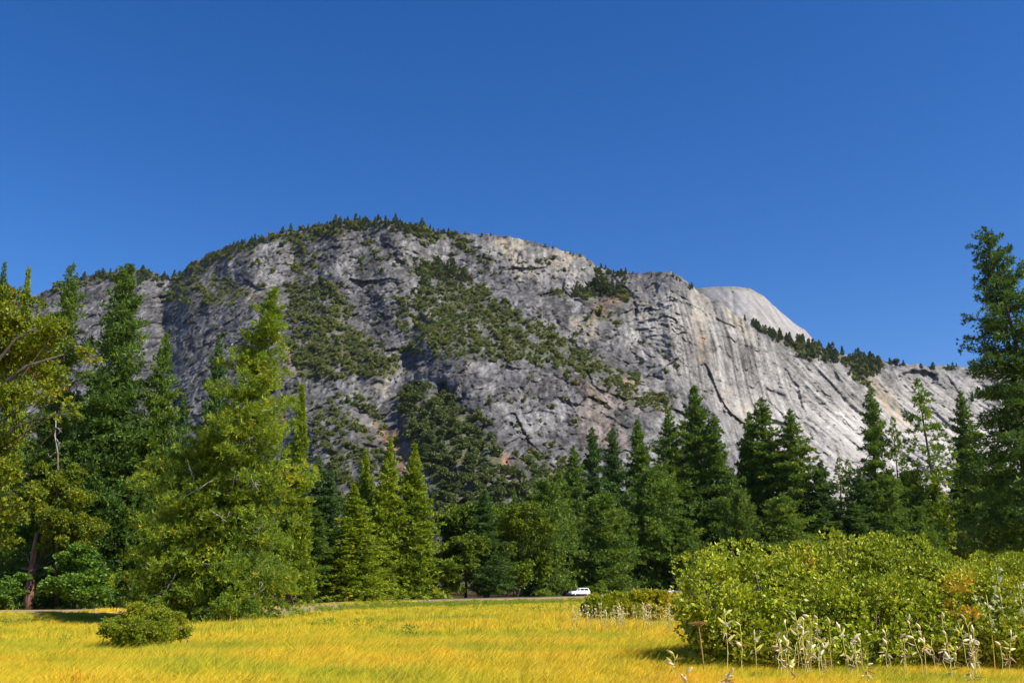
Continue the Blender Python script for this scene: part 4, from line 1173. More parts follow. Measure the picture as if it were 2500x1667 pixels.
rngM = np.random.default_rng(77)
CLUSTERS = [  # (polygon or skyline span, count, height in photo px (lo, hi), label)
    (('sky', 440, 640, 0, 16), 30, (7, 17), 'small conifer on the left shoulder skyline of the grey mountain'),
    (('sky', 640, 820, -2, 20), 34, (8, 21), 'small conifer on the skyline climbing to the mountain summit'),
    (('sky', 815, 1060, -3, 30), 58, (12, 31), 'conifer in the dense summit stand on top of the grey mountain'),
    (('sky', 1060, 1440, 0, 6), 18, (6, 14), 'lone small conifer on the bare rocky crest right of the summit'),
    (('sky', 1440, 1700, 0, 14), 14, (8, 19), 'small conifer on the right-hand knob of the grey mountain'),
    (('sky', 90, 440, -2, 16), 36, (10, 28), 'conifer along the far-left ridge crest behind the valley trees'),
    (('poly', [(1012, 655), (1110, 650), (1150, 690), (1030, 700)]), 20, (22, 44), 'conifer standing on the high ledge in the middle of the mountain face'),
    (('poly', [(1395, 700), (1530, 700), (1530, 722), (1400, 725)]), 14, (20, 34), 'conifer on the ledge below the cream cliffs of the mountain'),
    (('poly', [(1815, 772), (1900, 770), (1960, 815), (2010, 845), (1990, 850), (1880, 830)]), 40, (16, 32), 'conifer in the dark stand below the pale dome'),
    (('poly', [(1955, 850), (2140, 875), (2150, 900), (2110, 925), (2060, 890), (1980, 880)]), 34, (22, 38), 'conifer in the dark band along the top of the pale wall'),
    (('sky', 2000, 2460, 0, 8), 20, (14, 26), 'small conifer on the skyline along the top of the pale wall'),
]
def up_size(P, hpx):
    return np.asarray(hpx) / FPX * P[:, 1] / CP
n_con = 0
for spec, cnt, (lo, hi), label in CLUSTERS:
    if spec[0] == 'sky':
        px = rngM.uniform(spec[1], spec[2], cnt)
        py = np.interp(px, MT.pxs, MT.skyl) + rngM.uniform(spec[3] + 2, spec[4], cnt)
    else:
        px, py = [], []
        xs = [p[0] for p in spec[1]]; ys = [p[1] for p in spec[1]]
        while len(px) < cnt:
            a, b = rngM.uniform(min(xs), max(xs)), rngM.uniform(min(ys), max(ys))
            if in_poly(np.array([a]), np.array([b]), spec[1])[0]: px.append(a); py.append(b)
        px, py = np.array(px), np.array(py)
    P = on_mountain(MT, px, py)
    hh = .88 * up_size(P, lo + (hi - lo) * rngM.uniform(0, 1, cnt) ** 1.6)
    for p, h in zip(P, hh):
        o = link('mountain_conifer', MINI[int(rngM.integers(0, 5))], loc=(float(p[0]), float(p[1]), float(p[2]) - h * .05))
        o.scale = (h * rngM.uniform(.85, 1.25), h * rngM.uniform(.85, 1.25), h); o.rotation_euler = (0, 0, rngM.uniform(0, 6.28))
        tag(o, label, 'conifer', 'conifers ' + label.split('conifer ', 1)[1])
        n_con += 1
# one big old conifer on the right ledge and one round dark bush below it
for (px, py, hpx, wf, label) in [(1465, 712, 58, 1.5, 'biggest single conifer on the ledge under the cream cliffs'), ]:
    p = on_mountain(MT, [px], [py])[0]; h = hpx / FPX * p[1]
    o = link('mountain_conifer', MINI[3], loc=tuple(map(float, p))); o.scale = (h * wf, h * wf, h); tag(o, label, 'conifer')

fpx, fpy = rngM.uniform(80, 2500, 40000), rngM.uniform(500, 960, 40000)
FOREST = [[(1805, 762), (1905, 760), (1965, 812), (2060, 856), (2200, 884), (2200, 894), (2100, 892), (2000, 872), (1880, 832)], [(1950, 840), (2140, 872), (2160, 900), (2110, 945), (2060, 892), (1960, 880)],
          [(2200, 884), (2500, 884), (2500, 897), (2330, 897)], [(1000, 645), (1115, 645), (1155, 690), (1020, 700)], [(820, 535), (1060, 545), (1120, 580), (1050, 580), (900, 556), (780, 562)], [(90, 705), (290, 655), (410, 662), (400, 690), (200, 690), (100, 728)],
          [(440, 668), (560, 600), (640, 580), (650, 592), (540, 635), (460, 690)], [(1400, 695), (1530, 695), (1535, 725), (1400, 728)], [(1450, 650), (1540, 660), (1530, 690), (1460, 690)]]
fin = np.zeros(len(fpx), bool)
for fp in FOREST: fin |= in_poly(fpx, fpy, fp)
fin &= (fpy > np.interp(fpx, MT.pxs, MT.skyl) + 1) & (rngM.uniform(size=len(fpx)) < .5)
fpx, fpy = fpx[fin], fpy[fin]
FP = on_mountain(MT, fpx, fpy)
scatter('mountain_forest', FP, up_size(FP, 6 + 11 * rngM.uniform(0, 1, len(fpx)) ** 1.6), rngM.uniform(0, 6.28, len(fpx)), rngM.integers(0, 5, len(fpx)), [bpy.data.objects.new('forest_conifer', m_) for m_ in MINI])
# scrub: the largest bushes one by one, the rest as one mass
gx, gy = rngM.uniform(80, 2560, 130000), rngM.uniform(520, 1300, 130000)
cov = veg_cover(gx, gy)
skl = np.interp(gx, MT.pxs, MT.skyl)
vm = veg_mask(gx, gy, cov)
prob = np.clip(vm * .48 + .018 * (cov > .04), 0, 1)
prob = np.where((gx > 1640) & (cov < .3) & (gy > skl + 20), prob * .25, prob)
oakp = in_poly(gx, gy, [(950, 930), (1060, 930), (1130, 990), (1260, 1100), (1330, 1150), (1330, 1310), (960, 1310)])
prob = np.where(oakp, prob * .22, prob)
sel = (rngM.uniform(size=len(gx)) < prob) & (gy > skl + 4)
gx, gy, cov = gx[sel], gy[sel], cov[sel]
P = on_mountain(MT, gx, gy)
oakz = in_poly(gx, gy, [(950, 930), (1060, 930), (1130, 990), (1260, 1100), (1330, 1150), (1330, 1310), (960, 1310)]) | (gy > 1230)
spx = np.where(oakz, 10 + 24 * rngM.uniform(0, 1, len(gx)) ** 1.4, 5 + 13 * rngM.uniform(0, 1, len(gx)) ** 2.4)
sz = up_size(P, spx)
order = np.argsort(-spx)
oo = order[oakz[order]]; so = order[~oakz[order]]
big = np.concatenate([oo[:150], so[:250]]); rest = np.concatenate([oo[150:], so[250:]])
def shrub_zone(px, py):
    if px < 620: return 'on the left shoulder of the grey mountain'
    if px < 985: return 'on the steep slope left of the mountain middle'
    if px < 1690 and py > 1030: return 'low on the rock above the tall central pines'
    if px > 1690: return 'along the rim of the pale wall'
    return 'on the long green ledge slanting down the mountain face'
for i in big:
    ok = bool(oakz[i])
    me_ = FAROAKS[int(rngM.integers(0, 3))] if ok else SHRUBS[int(rngM.integers(0, 4))]
    o = link('mountain_oak' if ok else 'mountain_shrub', me_, loc=tuple(map(float, P[i])))
    s_ = float(sz[i]); o.scale = (s_ * rngM.uniform(.9, 1.3), s_ * rngM.uniform(.9, 1.3), s_ * rngM.uniform(.8, 1.15)); o.rotation_euler = (0, 0, rngM.uniform(0, 6.28))
    if ok: tag(o, 'rounded green oak in the wooded gully at the mountain foot', 'oak', 'oaks in the wooded gully at the mountain foot')
    else: tag(o, 'rounded olive shrub ' + shrub_zone(gx[i], gy[i]), 'shrub', 'shrubs ' + shrub_zone(gx[i], gy[i]))
hid = [bpy.data.objects.new('scrub_clump', m_) for m_ in SHRUBS + FAROAKS]
wh = np.where(oakz[rest], 4 + rngM.integers(0, 3, len(rest)), rngM.integers(0, 4, len(rest)))
o = scatter('hillside_scrub', P[rest], sz[rest], rngM.uniform(0, 6.28, len(rest)), wh, hid)

# ------------------------------------------------------------------ meadow grass
def grass_mat():
    m, nt, out = new_mat('dry_grass')
    gp = N(nt, 'ShaderNodeNewGeometry')
    colr, sx = grass_nodes(nt, gp.outputs['Position'])
    at_ = N(nt, 'ShaderNodeAttribute', attribute_name='tint')
    oi = N(nt, 'ShaderNodeObjectInfo')
    av = N(nt, 'ShaderNodeMath', operation='MULTIPLY_ADD'); av.inputs[1].default_value = 0.55
    hf = N(nt, 'ShaderNodeMath', operation='MULTIPLY'); hf.inputs[1].default_value = 0.45
    nt.links.new(oi.outputs['Random'], hf.inputs[0]); nt.links.new(at_.outputs['Fac'], av.inputs[0]); nt.links.new(hf.outputs[0], av.inputs[2])
    r = ramp(nt, [(0.08, (0.45, 0.62, 0.7)), (0.3, (0.72, 0.82, 0.7)), (0.5, (1, 1, 1)), (0.72, (1.1, 1.08, 1.1)), (0.95, (1.12, 1.1, 1.8))])
    nt.links.new(av.outputs[0], r.inputs[0])
    mu = N(nt, 'ShaderNodeMix', data_type='RGBA', blend_type='MULTIPLY'); mu.inputs[0].default_value = 1
    nt.links.new(colr, mu.inputs[6]); nt.links.new(r.outputs[0], mu.inputs[7])
    d = N(nt, 'ShaderNodeBsdfPrincipled', Roughness=0.6); d.inputs['Specular IOR Level'].default_value = 0.25
    t = N(nt, 'ShaderNodeBsdfTranslucent')
    nt.links.new(mu.outputs[2], d.inputs['Base Color']); nt.links.new(mu.outputs[2], t.inputs[0])
    va = N(nt, 'ShaderNodeVectorMath', operation='ADD'); va.inputs[1].default_value = (0, 0, 0.9)
    vn = N(nt, 'ShaderNodeVectorMath', operation='NORMALIZE')
    nt.links.new(gp.outputs['Normal'], va.inputs[0]); nt.links.new(va.outputs[0], vn.inputs[0]); nt.links.new(vn.outputs[0], d.inputs['Normal'])
    mx = N(nt, 'ShaderNodeMixShader'); mx.inputs[0].default_value = 0.4
    nt.links.new(d.outputs[0], mx.inputs[1]); nt.links.new(t.outputs[0], mx.inputs[2])
    nt.links.new(mx.outputs[0], out.inputs[0])
    return m
GRASS = grass_mat()

def grass_tuft(seed, blades, radius, h, w):
    rng = np.random.default_rng(seed)
    a = rng.uniform(0, 6.283, blades); r = radius * np.sqrt(rng.uniform(0, 1, blades))
    root = np.stack([r * np.cos(a), r * np.sin(a), np.full(blades, -.03)], -1)
    d = nrm(np.stack([0.16 + 0.36 * rng.normal(size=blades), 0.36 * rng.normal(size=blades), np.ones(blades)], -1))
    L = h * rng.uniform(.45, 1.1, blades) * np.where(rng.uniform(size=blades) < .12, 1.45, 1)
    side = nrm(np.cross(d, rng.normal(size=(blades, 3))))
    bend = np.stack([L * rng.uniform(.0, .3, blades), L * .15 * rng.normal(size=blades), -L * rng.uniform(.02, .2, blades)], -1)
    V, F = kites(root, d, L, w * rng.uniform(.7, 1.3, blades), side, bend)
    tv = np.clip(.5 + .22 * rng.normal(size=blades), 0, 1)
    return mesh('grass_tuft', V, F, GRASS, {'tint': ('FLOAT', np.repeat(tv, 4))})

rngG = np.random.default_rng(8)
def grass_field():
    tall_ = [bpy.data.objects.new('grass_tuft', grass_tuft(i, 34, .14, .36, .0065)) for i in range(4)]
    mid_ = [bpy.data.objects.new('grass_tuft', grass_tuft(10 + i, 44, .30, .36, .014)) for i in range(3)]
    far_ = [bpy.data.objects.new('grass_tuft', grass_tuft(20 + i, 50, .75, .34, .04)) for i in range(3)]
    P, S, I = [], [], []
    for (y0, y1, dens, i0, n) in ((10, 34, 80, 0, 4), (34, 78, 16, 4, 3), (78, 262, 2.6, 7, 3)):
        A = 0.5 * 1.16 * (y1 ** 2 - y0 ** 2) + 10 * (y1 - y0)
        m = int(A * dens)
        y = np.sqrt(rngG.uniform(y0 ** 2, y1 ** 2, m))
        x = rngG.uniform(-1, 1, m) * (y * .58 + 5)
        ok = y < road_y(x) - 9.5 + 5.0 * sstep(-18, -26, x) + 1.5 * vnoise(x / 5, y / 5, 44)
        x, y = x[ok], y[ok]
        P.append(np.stack([x, y, ground_z(x, y)], -1))
        hgt = 1 + .45 * vnoise(x / 4.5, y / 3.0, 17) + .5 * vnoise(x / 1.3, y / 1.0, 18)
        near = 1 - .42 * sstep(2.0, 4.0, x) * sstep(25, 22, y)
        S.append(.82 * near * np.clip(hgt, .5, 1.6) * rngG.uniform(.8, 1.2, len(x)) * (1.0 if y0 < 78 else .9))
        I.append(i0 + rngG.integers(0, n, len(x)))
    P = np.concatenate(P); S = np.concatenate(S); I = np.concatenate(I)
    scatter('meadow_grass', P, S, rngG.normal(0, 1.1, len(P)), I, tall_ + mid_ + far_)
grass_field()

WEED = foliage_mat('weed_leaves', [(0.0, (0.078, 0.156, 0.016)), (0.5, (0.182, 0.273, 0.021)), (1.0, (0.390, 0.390, 0.039))], trans=.35, vary=.2)
def weeds():
    def weed(seed):
        rng = np.random.default_rng(seed)
        P = np.stack([.22 * rng.normal(size=40), .22 * rng.normal(size=40), rng.uniform(.05, .75, 40)], -1)
        V, F, ti = tufts(P, nrm(rng.normal(size=(40, 3)) + [0, 0, .8]), 4, .15, .05, .8, rng)
        return mesh('weed', V, F, WEED, {'tint': ('FLOAT', np.clip(.5 + .2 * rng.normal(size=40), 0, 1)[ti])})
    src = [bpy.data.objects.new('weed', weed(i)) for i in range(4)]
    m = 60000
    y = rngG.uniform(30, 215, m); x = rngG.uniform(-1, 1, m) * (y * .56)
    ry = road_y(x)
    band = np.exp(-((y / ry - .85) / .15) ** 2)
    n = vnoise(x / 9, y / 6, 61) + .5 * vnoise(x / 2.5, y / 2.5, 62)
    pr = np.clip(band * (.55 + .8 * n), 0, 1) * .5 + .012 * (n > .2)
    left = sstep(20, 5, x)
    ok = (rngG.uniform(size=m) < pr * (.3 + .7 * left)) & (y < ry - 10)
    x, y = x[ok], y[ok]
    scatter('meadow_weeds', np.stack([x, y, ground_z(x, y)], -1), rngG.uniform(.45, 1.0, len(x)) * (.7 + .5 * sstep(50, 110, y)), rngG.uniform(0, 6.28, len(x)), rngG.integers(0, 4, len(x)), src)
weeds()

# ------------------------------------------------------------------ bushes
BUSH = foliage_mat('bush_leaves', [(0.0, (0.131, 0.202, 0.019)), (0.45, (0.309, 0.370, 0.023)), (0.75, (0.500, 0.498, 0.033)), (1.0, (0.632, 0.323, 0.042))], trans=.18, rough=.5, spec=.28, vary=0)
OLIVEBUSH = foliage_mat('olive_bush_leaves', [(0.0, (0.135, 0.194, 0.013)), (0.5, (0.288, 0.330, 0.017)), (0.8, (0.508, 0.389, 0.020)), (1.0, (0.676, 0.311, 0.025))], trans=.33, rough=.5, vary=0)
TWIG = bark_mat('twigs', (0.10, 0.07, 0.045), (0.30, 0.23, 0.16), 9)

def bush(name, label, lumps, n, L, W, k, mat, seed, tint=.5, autumn=(), spread=.6, patch=.5, flat=.85, sub=14):
    """Lumps: (column, row, radius in photo pixels, distance). Leaves stand in whorls on twigs over the lumps."""
    rng = np.random.default_rng(seed)
    C, R = [], []
    for px, py, r, Y in lumps:
        X, _, Z = at(px, py, Y); C.append((float(X), Y, float(Z))); R.append(r / FPX * Y)
    C = np.array(C); R = np.array(R)
    org = np.array([C[:, 0].mean(), C[:, 1].mean(), 0.0]); org[2] = float(ground_z(org[0], org[1]))
    C0, R0 = C, R
    nsub = int(len(C) * sub)
    sb = rng.choice(len(C), nsub, p=R ** 2 / np.sum(R ** 2))
    sd = nrm(rng.normal(size=(nsub, 3)) + np.array([0, -.3, .3]))
    C = C[sb] + sd * (R[sb] * rng.uniform(.6, 1.02, nsub))[:, None] * np.array([1, 1, flat]); R = R[sb] * rng.uniform(.19, .42, nsub)
    b = rng.choice(len(C), n, p=R ** 2 / np.sum(R ** 2))
    d = nrm(rng.normal(size=(n, 3)) + np.array([0, -.15, .45]))
    rad = R[b] * np.where(rng.uniform(size=n) < .82, rng.uniform(.84, 1.06, n), rng.uniform(.35, .9, n))
    rad *= 1 + .16 * vnoise(d[:, 0] * 3.5 + b * 3.1, d[:, 2] * 3.5 + d[:, 1] * 2, seed) + .1 * vnoise(d[:, 0] * 9 + b, d[:, 2] * 9, seed + 1)
    rad *= np.where(rng.uniform(size=n) < .05, rng.uniform(1.15, 1.6, n), 1)
    P = C[b] + d * rad[:, None] * np.array([1, 1, .75])
    ok = P[:, 2] > .12 + ground_z(P[:, 0], P[:, 1])
    P, d, b = P[ok], d[ok], b[ok]
    D = nrm(d * .6 + np.array([0, 0, .75]) + .25 * rng.normal(size=d.shape))
    V, F, ti = tufts(P, D, k, L, W, spread, rng)
    ncore = int(n * .32)                          # the leaves inside the thicket
    ib = rng.choice(len(C0), ncore, p=R0 ** 2 / np.sum(R0 ** 2))
    PI_ = C0[ib] + nrm(rng.normal(size=(ncore, 3))) * (R0[ib] * rng.uniform(.1, .8, ncore))[:, None] * np.array([1, 1, flat])
    PI_ = PI_[PI_[:, 2] > .05 + ground_z(PI_[:, 0], PI_[:, 1])]
    V2, F2, ti2 = tufts(PI_, nrm(rng.normal(size=PI_.shape)), 4, L * 1.3, W * 1.9, .8, rng)
    V = np.concatenate([V, V2]); F = np.concatenate([F, F2 + len(V) - len(V2)]); ti = np.concatenate([ti, ti2 + len(P)])
    P = np.concatenate([P, PI_])
    tv = tint + .12 * rng.normal(size=len(P)) + .22 * patch * vnoise(P[:, 0] * 1.6 + seed, P[:, 2] * 1.8 + P[:, 1], seed)
    for px, py, r, Y, amt in autumn:
        X, _, Z = at(px, py, Y); q = np.hypot(P[:, 0] - X, P[:, 2] - Z) / (r / FPX * Y)
        tv = tv + amt * sstep(1.2, .3, q + .25 * rng.normal(size=len(q)))
    tv = np.clip(tv, 0, 1)[ti]
    root = link(name, None, loc=tuple(org)); tag(root, label, 'bush')
    f = link('foliage', mesh('foliage', V - org, F, mat, {'tint': ('FLOAT', tv)}), root); tag(f, kind='stuff')
    mb = MB()
    foot_ = [org + np.array([rng.normal(0, .18 * np.ptp(C[:, 0]) + .1), rng.normal(0, .25), -.1]) for _ in range(6)]
    for c, r in zip(C0, R0):
        s0 = min(foot_, key=lambda q: np.linalg.norm(q[:2] - c[:2]))
        m_ = s0 * .45 + c * .55 + rng.normal(0, .12, 3); m_[2] = max(m_[2], s0[2] + .1)
        mb.tube(np.array([s0, m_, c]) - org, [.035, .025, .012], 5, cap=False)
        for _ in range(9):
            e = c + nrm(rng.normal(size=3) + [0, -.2, .3]) * r * rng.uniform(.75, 1.0)
            mb.tube(np.array([c, (c + e) / 2 + rng.normal(0, .06, 3), e]) - org, [.012, .008, .004], 3, cap=False)
    br = link('branches', mb.mesh('branches', TWIG), root); tag(br, kind='stuff')
    return root

bush('leafy_bush', 'largest bush, a broad bright green mound of glossy leaves in the meadow',
     [(1735, 1430, 85, 22.6), (1800, 1400, 80, 23.6), (1880, 1402, 90, 24), (1970, 1402, 92, 24), (2060, 1392, 90, 24.3), (2140, 1388, 86, 24.5), (2215, 1390, 84, 24.5), (2285, 1420, 74, 24), (1700, 1480, 62, 21.9), (1762, 1500, 82, 21.7),
      (1860, 1490, 100, 22.1), (1970, 1490, 100, 22.2), (2080, 1480, 100, 22.3), (2190, 1485, 100, 22.4), (2280, 1500, 80, 22.2), (1870, 1565, 66, 21.5), (1960, 1565, 72, 21.5), (2050, 1568, 74, 21.5), (2140, 1570, 74, 21.5), (2230, 1570, 66, 21.5), (1830, 1585, 50, 21.4), (1690, 1432, 56, 22.2), (1672, 1490, 40, 21.8), (1690, 1545, 48, 22.0), (1745, 1560, 56, 22.2), (1700, 1590, 40, 22.2), (1760, 1600, 40, 22.2), (1900, 1600, 44, 21.3), (2000, 1604, 46, 21.3), (2100, 1604, 46, 21.3), (2200, 1604, 44, 21.3), (1720, 1500, 80, 23.6),
      (1800, 1490, 120, 25), (1950, 1490, 130, 25.2), (2100, 1490, 130, 25.2), (2240, 1490, 110, 25)],
     18500, .104, .037, 5, BUSH, 41, sub=13, spread=.5, tint=.42, autumn=[(1900, 1330, 60, 24, .22), (1960, 1370, 30, 24, .3), (1745, 1385, 50, 23, .15), (2050, 1330, 60, 24, .12)])
bush('leafy_bush', 'green bush with orange and red leaf patches joining the largest bush',
     [(2335, 1465, 80, 22.4), (2420, 1455, 88, 22.6), (2500, 1455, 95, 22.6), (2385, 1530, 74, 21.4), (2470, 1530, 86, 21.4), (2575, 1500, 100, 22), (2300, 1550, 52, 21.2), (2560, 1580, 60, 21.2), (2360, 1582, 50, 21.2), (2430, 1585, 52, 21.2), (2500, 1585, 52, 21.2), (2320, 1500, 110, 23.6), (2420, 1500, 120, 23.6), (2530, 1500, 120, 23.6)],
     9500, .10, .035, 5, BUSH, 42, sub=13, spread=.5, tint=.40, autumn=[(2265, 1430, 48, 22.4, .32), (2330, 1430, 46, 22.4, .24), (2315, 1492, 24, 22, .55), (2450, 1420, 60, 22.4, .14), (2350, 1410, 60, 22.4, .15), (2490, 1540, 22, 21.4, .3)])
bush('olive_bush', 'yellowish olive bush behind the end of the largest bush',
     [(2320, 1412, 56, 29), (2390, 1405, 62, 30), (2460, 1412, 62, 30), (2530, 1418, 66, 30), (2420, 1450, 60, 29)], 4800, .12, .04, 6, OLIVEBUSH, 43, sub=20, tint=.42, patch=.8)
bush('olive_bush', 'low rust-tinged olive bush in the mid meadow below the van',
     [(1462, 1492, 40, 48.5), (1500, 1480, 38, 49), (1545, 1478, 40, 49.5), (1590, 1484, 42, 49.5), (1620, 1490, 40, 49), (1470, 1508, 30, 48), (1530, 1504, 36, 48), (1590, 1508, 34, 48), (1437, 1505, 20, 48)],
     5200, .17, .06, 6, OLIVEBUSH, 44, sub=20, tint=.42, patch=1.1, autumn=[(1610, 1480, 60, 49, .3), (1500, 1460, 40, 49, .12), (1460, 1512, 45, 48, -.25)])
bush('leafy_bush', 'solitary round green bush in the meadow before the leaning ponderosa',
     [(285, 1535, 36, 30.5), (330, 1515, 40, 31), (375, 1512, 38, 31), (415, 1525, 36, 31), (300, 1550, 34, 30), (350, 1548, 40, 30), (400, 1550, 34, 30), (445, 1545, 28, 30.3), (262, 1530, 20, 30)],
     7500, .065, .027, 6, OLIVEBUSH, 45, tint=.26, patch=.9, sub=24, autumn=[(340, 1490, 40, 31, .2), (455, 1525, 25, 30.3, .35)])
# rank green growth along the near edge of the wood
for (px, py, r, Y, label) in [(545, 1478, 26, 62, 'low green shrub under the front boughs of the leaning ponderosa'), (605, 1480, 22, 66, 'small green shrub right of the ponderosa stems at the meadow edge'),
                              (1328, 1450, 16, 247, 'small grey-green shrub beside the road in front of the dark trunks'), (1460, 1440, 20, 262, 'pale green roadside shrub right of the white van'), (1060, 1450, 16, 232, 'green roadside shrub at the foot of the front cedar')]:
    bush('roadside_shrub', label, [(px - r * .8, py + 4, r * .7, Y), (px, py, r, Y), (px + r * .8, py + 3, r * .75, Y)], 420, .0022 * r * Y / 24, .0008 * r * Y / 24, 6, WEED, int(px), tint=.3)

# ------------------------------------------------------------------ milkweed and other tall stalks
STEM = plain_mat('straw_stem', (0.70, 0.62, 0.18), .6, .3)
DRYSTEM = plain_mat('dry_stem', (0.46, 0.38, 0.16), .7, .2)
PODM = plain_mat('pale_pod', (0.64, 0.54, 0.33), .6, .3)
PODG = plain_mat('green_pod', (0.36, 0.38, 0.13), .6, .3)
SILK = plain_mat('seed_silk', (0.75, 0.72, 0.66), .8, .1)
WITHER = plain_mat('withered_leaf', (0.42, 0.33, 0.21), .8, .2)
MWLEAF = foliage_mat('milkweed_leaf', [(0.0, (0.26, 0.32, 0.06)), (0.5, (0.48, 0.50, 0.13)), (1.0, (0.62, 0.52, 0.13))], trans=.3, rough=.5, vary=.25)
UMBEL = plain_mat('brown_umbel', (0.24, 0.13, 0.05), .8, .2)

def spindle(L, R, open_=0.0):
    mb = MB()
    t = np.linspace(0, 1, 7)
    mb.tube(np.stack([0.12 * L * np.sin(t * 3), 0 * t, t * L], -1), R * np.sin(np.pi * np.clip(t * .92 + .05, 0, 1)) ** .8 * (1 - .25 * t) + .003, 7)
    return mb
def leaf_mesh(L, W, mat, droop=.3):
    xs = np.linspace(0, 1, 5); w = W * np.sin(np.pi * (xs * .93 + .04)) ** .8
    V = []; 
    for x, ww in zip(xs, w):
        z = -droop * L * x * x
        V += [(x * L, -ww / 2, z + ww * .18), (x * L, 0, z), (x * L, ww / 2, z + ww * .18)]
    F = [(3 * i + j, 3 * i + 3 + j, 3 * i + 4 + j, 3 * i + 1 + j) for i in range(4) for j in range(2)]
    return mesh('leaf', np.array(V), np.array(F), mat, {'tint': ('FLOAT', np.full(len(V), .5))}, smooth=True)
ME_POD = spindle(.115, .022).mesh('pod', PODM, True)
ME_PODG = spindle(.125, .024).mesh('pod', PODG, True)
ME_LEAF = leaf_mesh(.17, .045, MWLEAF, .25)
ME_WITH = leaf_mesh(.10, .028, WITHER, 1.3)
def silk_mesh():
    rng = np.random.default_rng(6)
    V, F, _ = tufts(np.zeros((1, 3)), np.array([[0, 0, 1.0]]), 26, .09, .02, .75, rng)
    return mesh('seed_tuft', V, F, SILK)
ME_SILK = silk_mesh()

def aim(o, d, roll=0.0, axis='Z'):
    o.rotation_mode = 'QUATERNION'
    o.rotation_quaternion = Vector(d).to_track_quat(axis, 'Y' if axis != 'Y' else 'Z') @ __import__('mathutils').Quaternion((0, 0, 1) if axis == 'Z' else (1, 0, 0), roll)

def milkweed(label, px, ptop, Y, seed, leaves=3, pods=2, green=False, withered=3, silk=0, lean=None, group='milkweed stalks before the largest bush'):
    rng = np.random.default_rng(seed)
    zt = tall(ptop, Y); xt = float(at(px, ptop, Y)[0])
    ln = rng.normal(0, .10) if lean is None else lean
    x0 = xt - ln; z0 = float(ground_z(x0, Y)); H = zt - z0
    root = link('milkweed', None, loc=(x0, Y, z0)); tag(root, label, 'milkweed', group)
    ts = np.linspace(0, 1, 7)
    path = np.stack([ln * ts ** 1.4 + .015 * rng.normal(size=7), .06 * rng.normal() * ts + .01 * rng.normal(size=7), H * ts * .96], -1)
    path[0] = (0, 0, -.05)
    mb = MB(); mb.tube(path, .0085 * (1 - .5 * ts), 5)
    link('stem', mb.mesh('stem', STEM), root)
    def on(t):
        return np.array([np.interp(t, ts, path[:, i]) for i in range(3)])
    for i in range(pods):
        t = 1 - .42 * rng.uniform() if i else .99
        o = link('pod', ME_PODG if green and i % 2 == 0 else ME_POD, root, tuple(on(t)))
        aim(o, (rng.normal(0, .8 if i else .4), rng.normal(0, .6), rng.uniform(.2, 1.0))); s_ = rng.uniform(.9, 1.4); o.scale = (s_, s_, s_)
    for i in range(leaves):
        t = rng.uniform(.55, .98)
        a = rng.uniform(0, 6.28) if rng.uniform() < .4 else (0.2 if i % 2 else 2.9)
        o = link('leaf', ME_LEAF, root, tuple(on(t)))
        aim(o, (math.cos(a), math.sin(a) * .6, rng.uniform(.5, 1.3)), rng.uniform(-1, 1), 'X'); s_ = rng.uniform(.7, 1.25); o.scale = (s_, s_, s_)
    for i in range(withered + 2):
        t = rng.uniform(.35, .85); a = rng.uniform(0, 6.28)
        o = link('withered_leaf', ME_WITH, root, tuple(on(t)))
        aim(o, (math.cos(a), math.sin(a), -.4), rng.uniform(-1, 1), 'X')
    for i in range(silk):
        o = link('seed_tuft', ME_SILK, root, tuple(on(rng.uniform(.7, .97)))); aim(o, (rng.normal(0, .5), -.6, .5)); s_ = rng.uniform(.7, 1.1); o.scale = (s_, s_, s_)
    return root

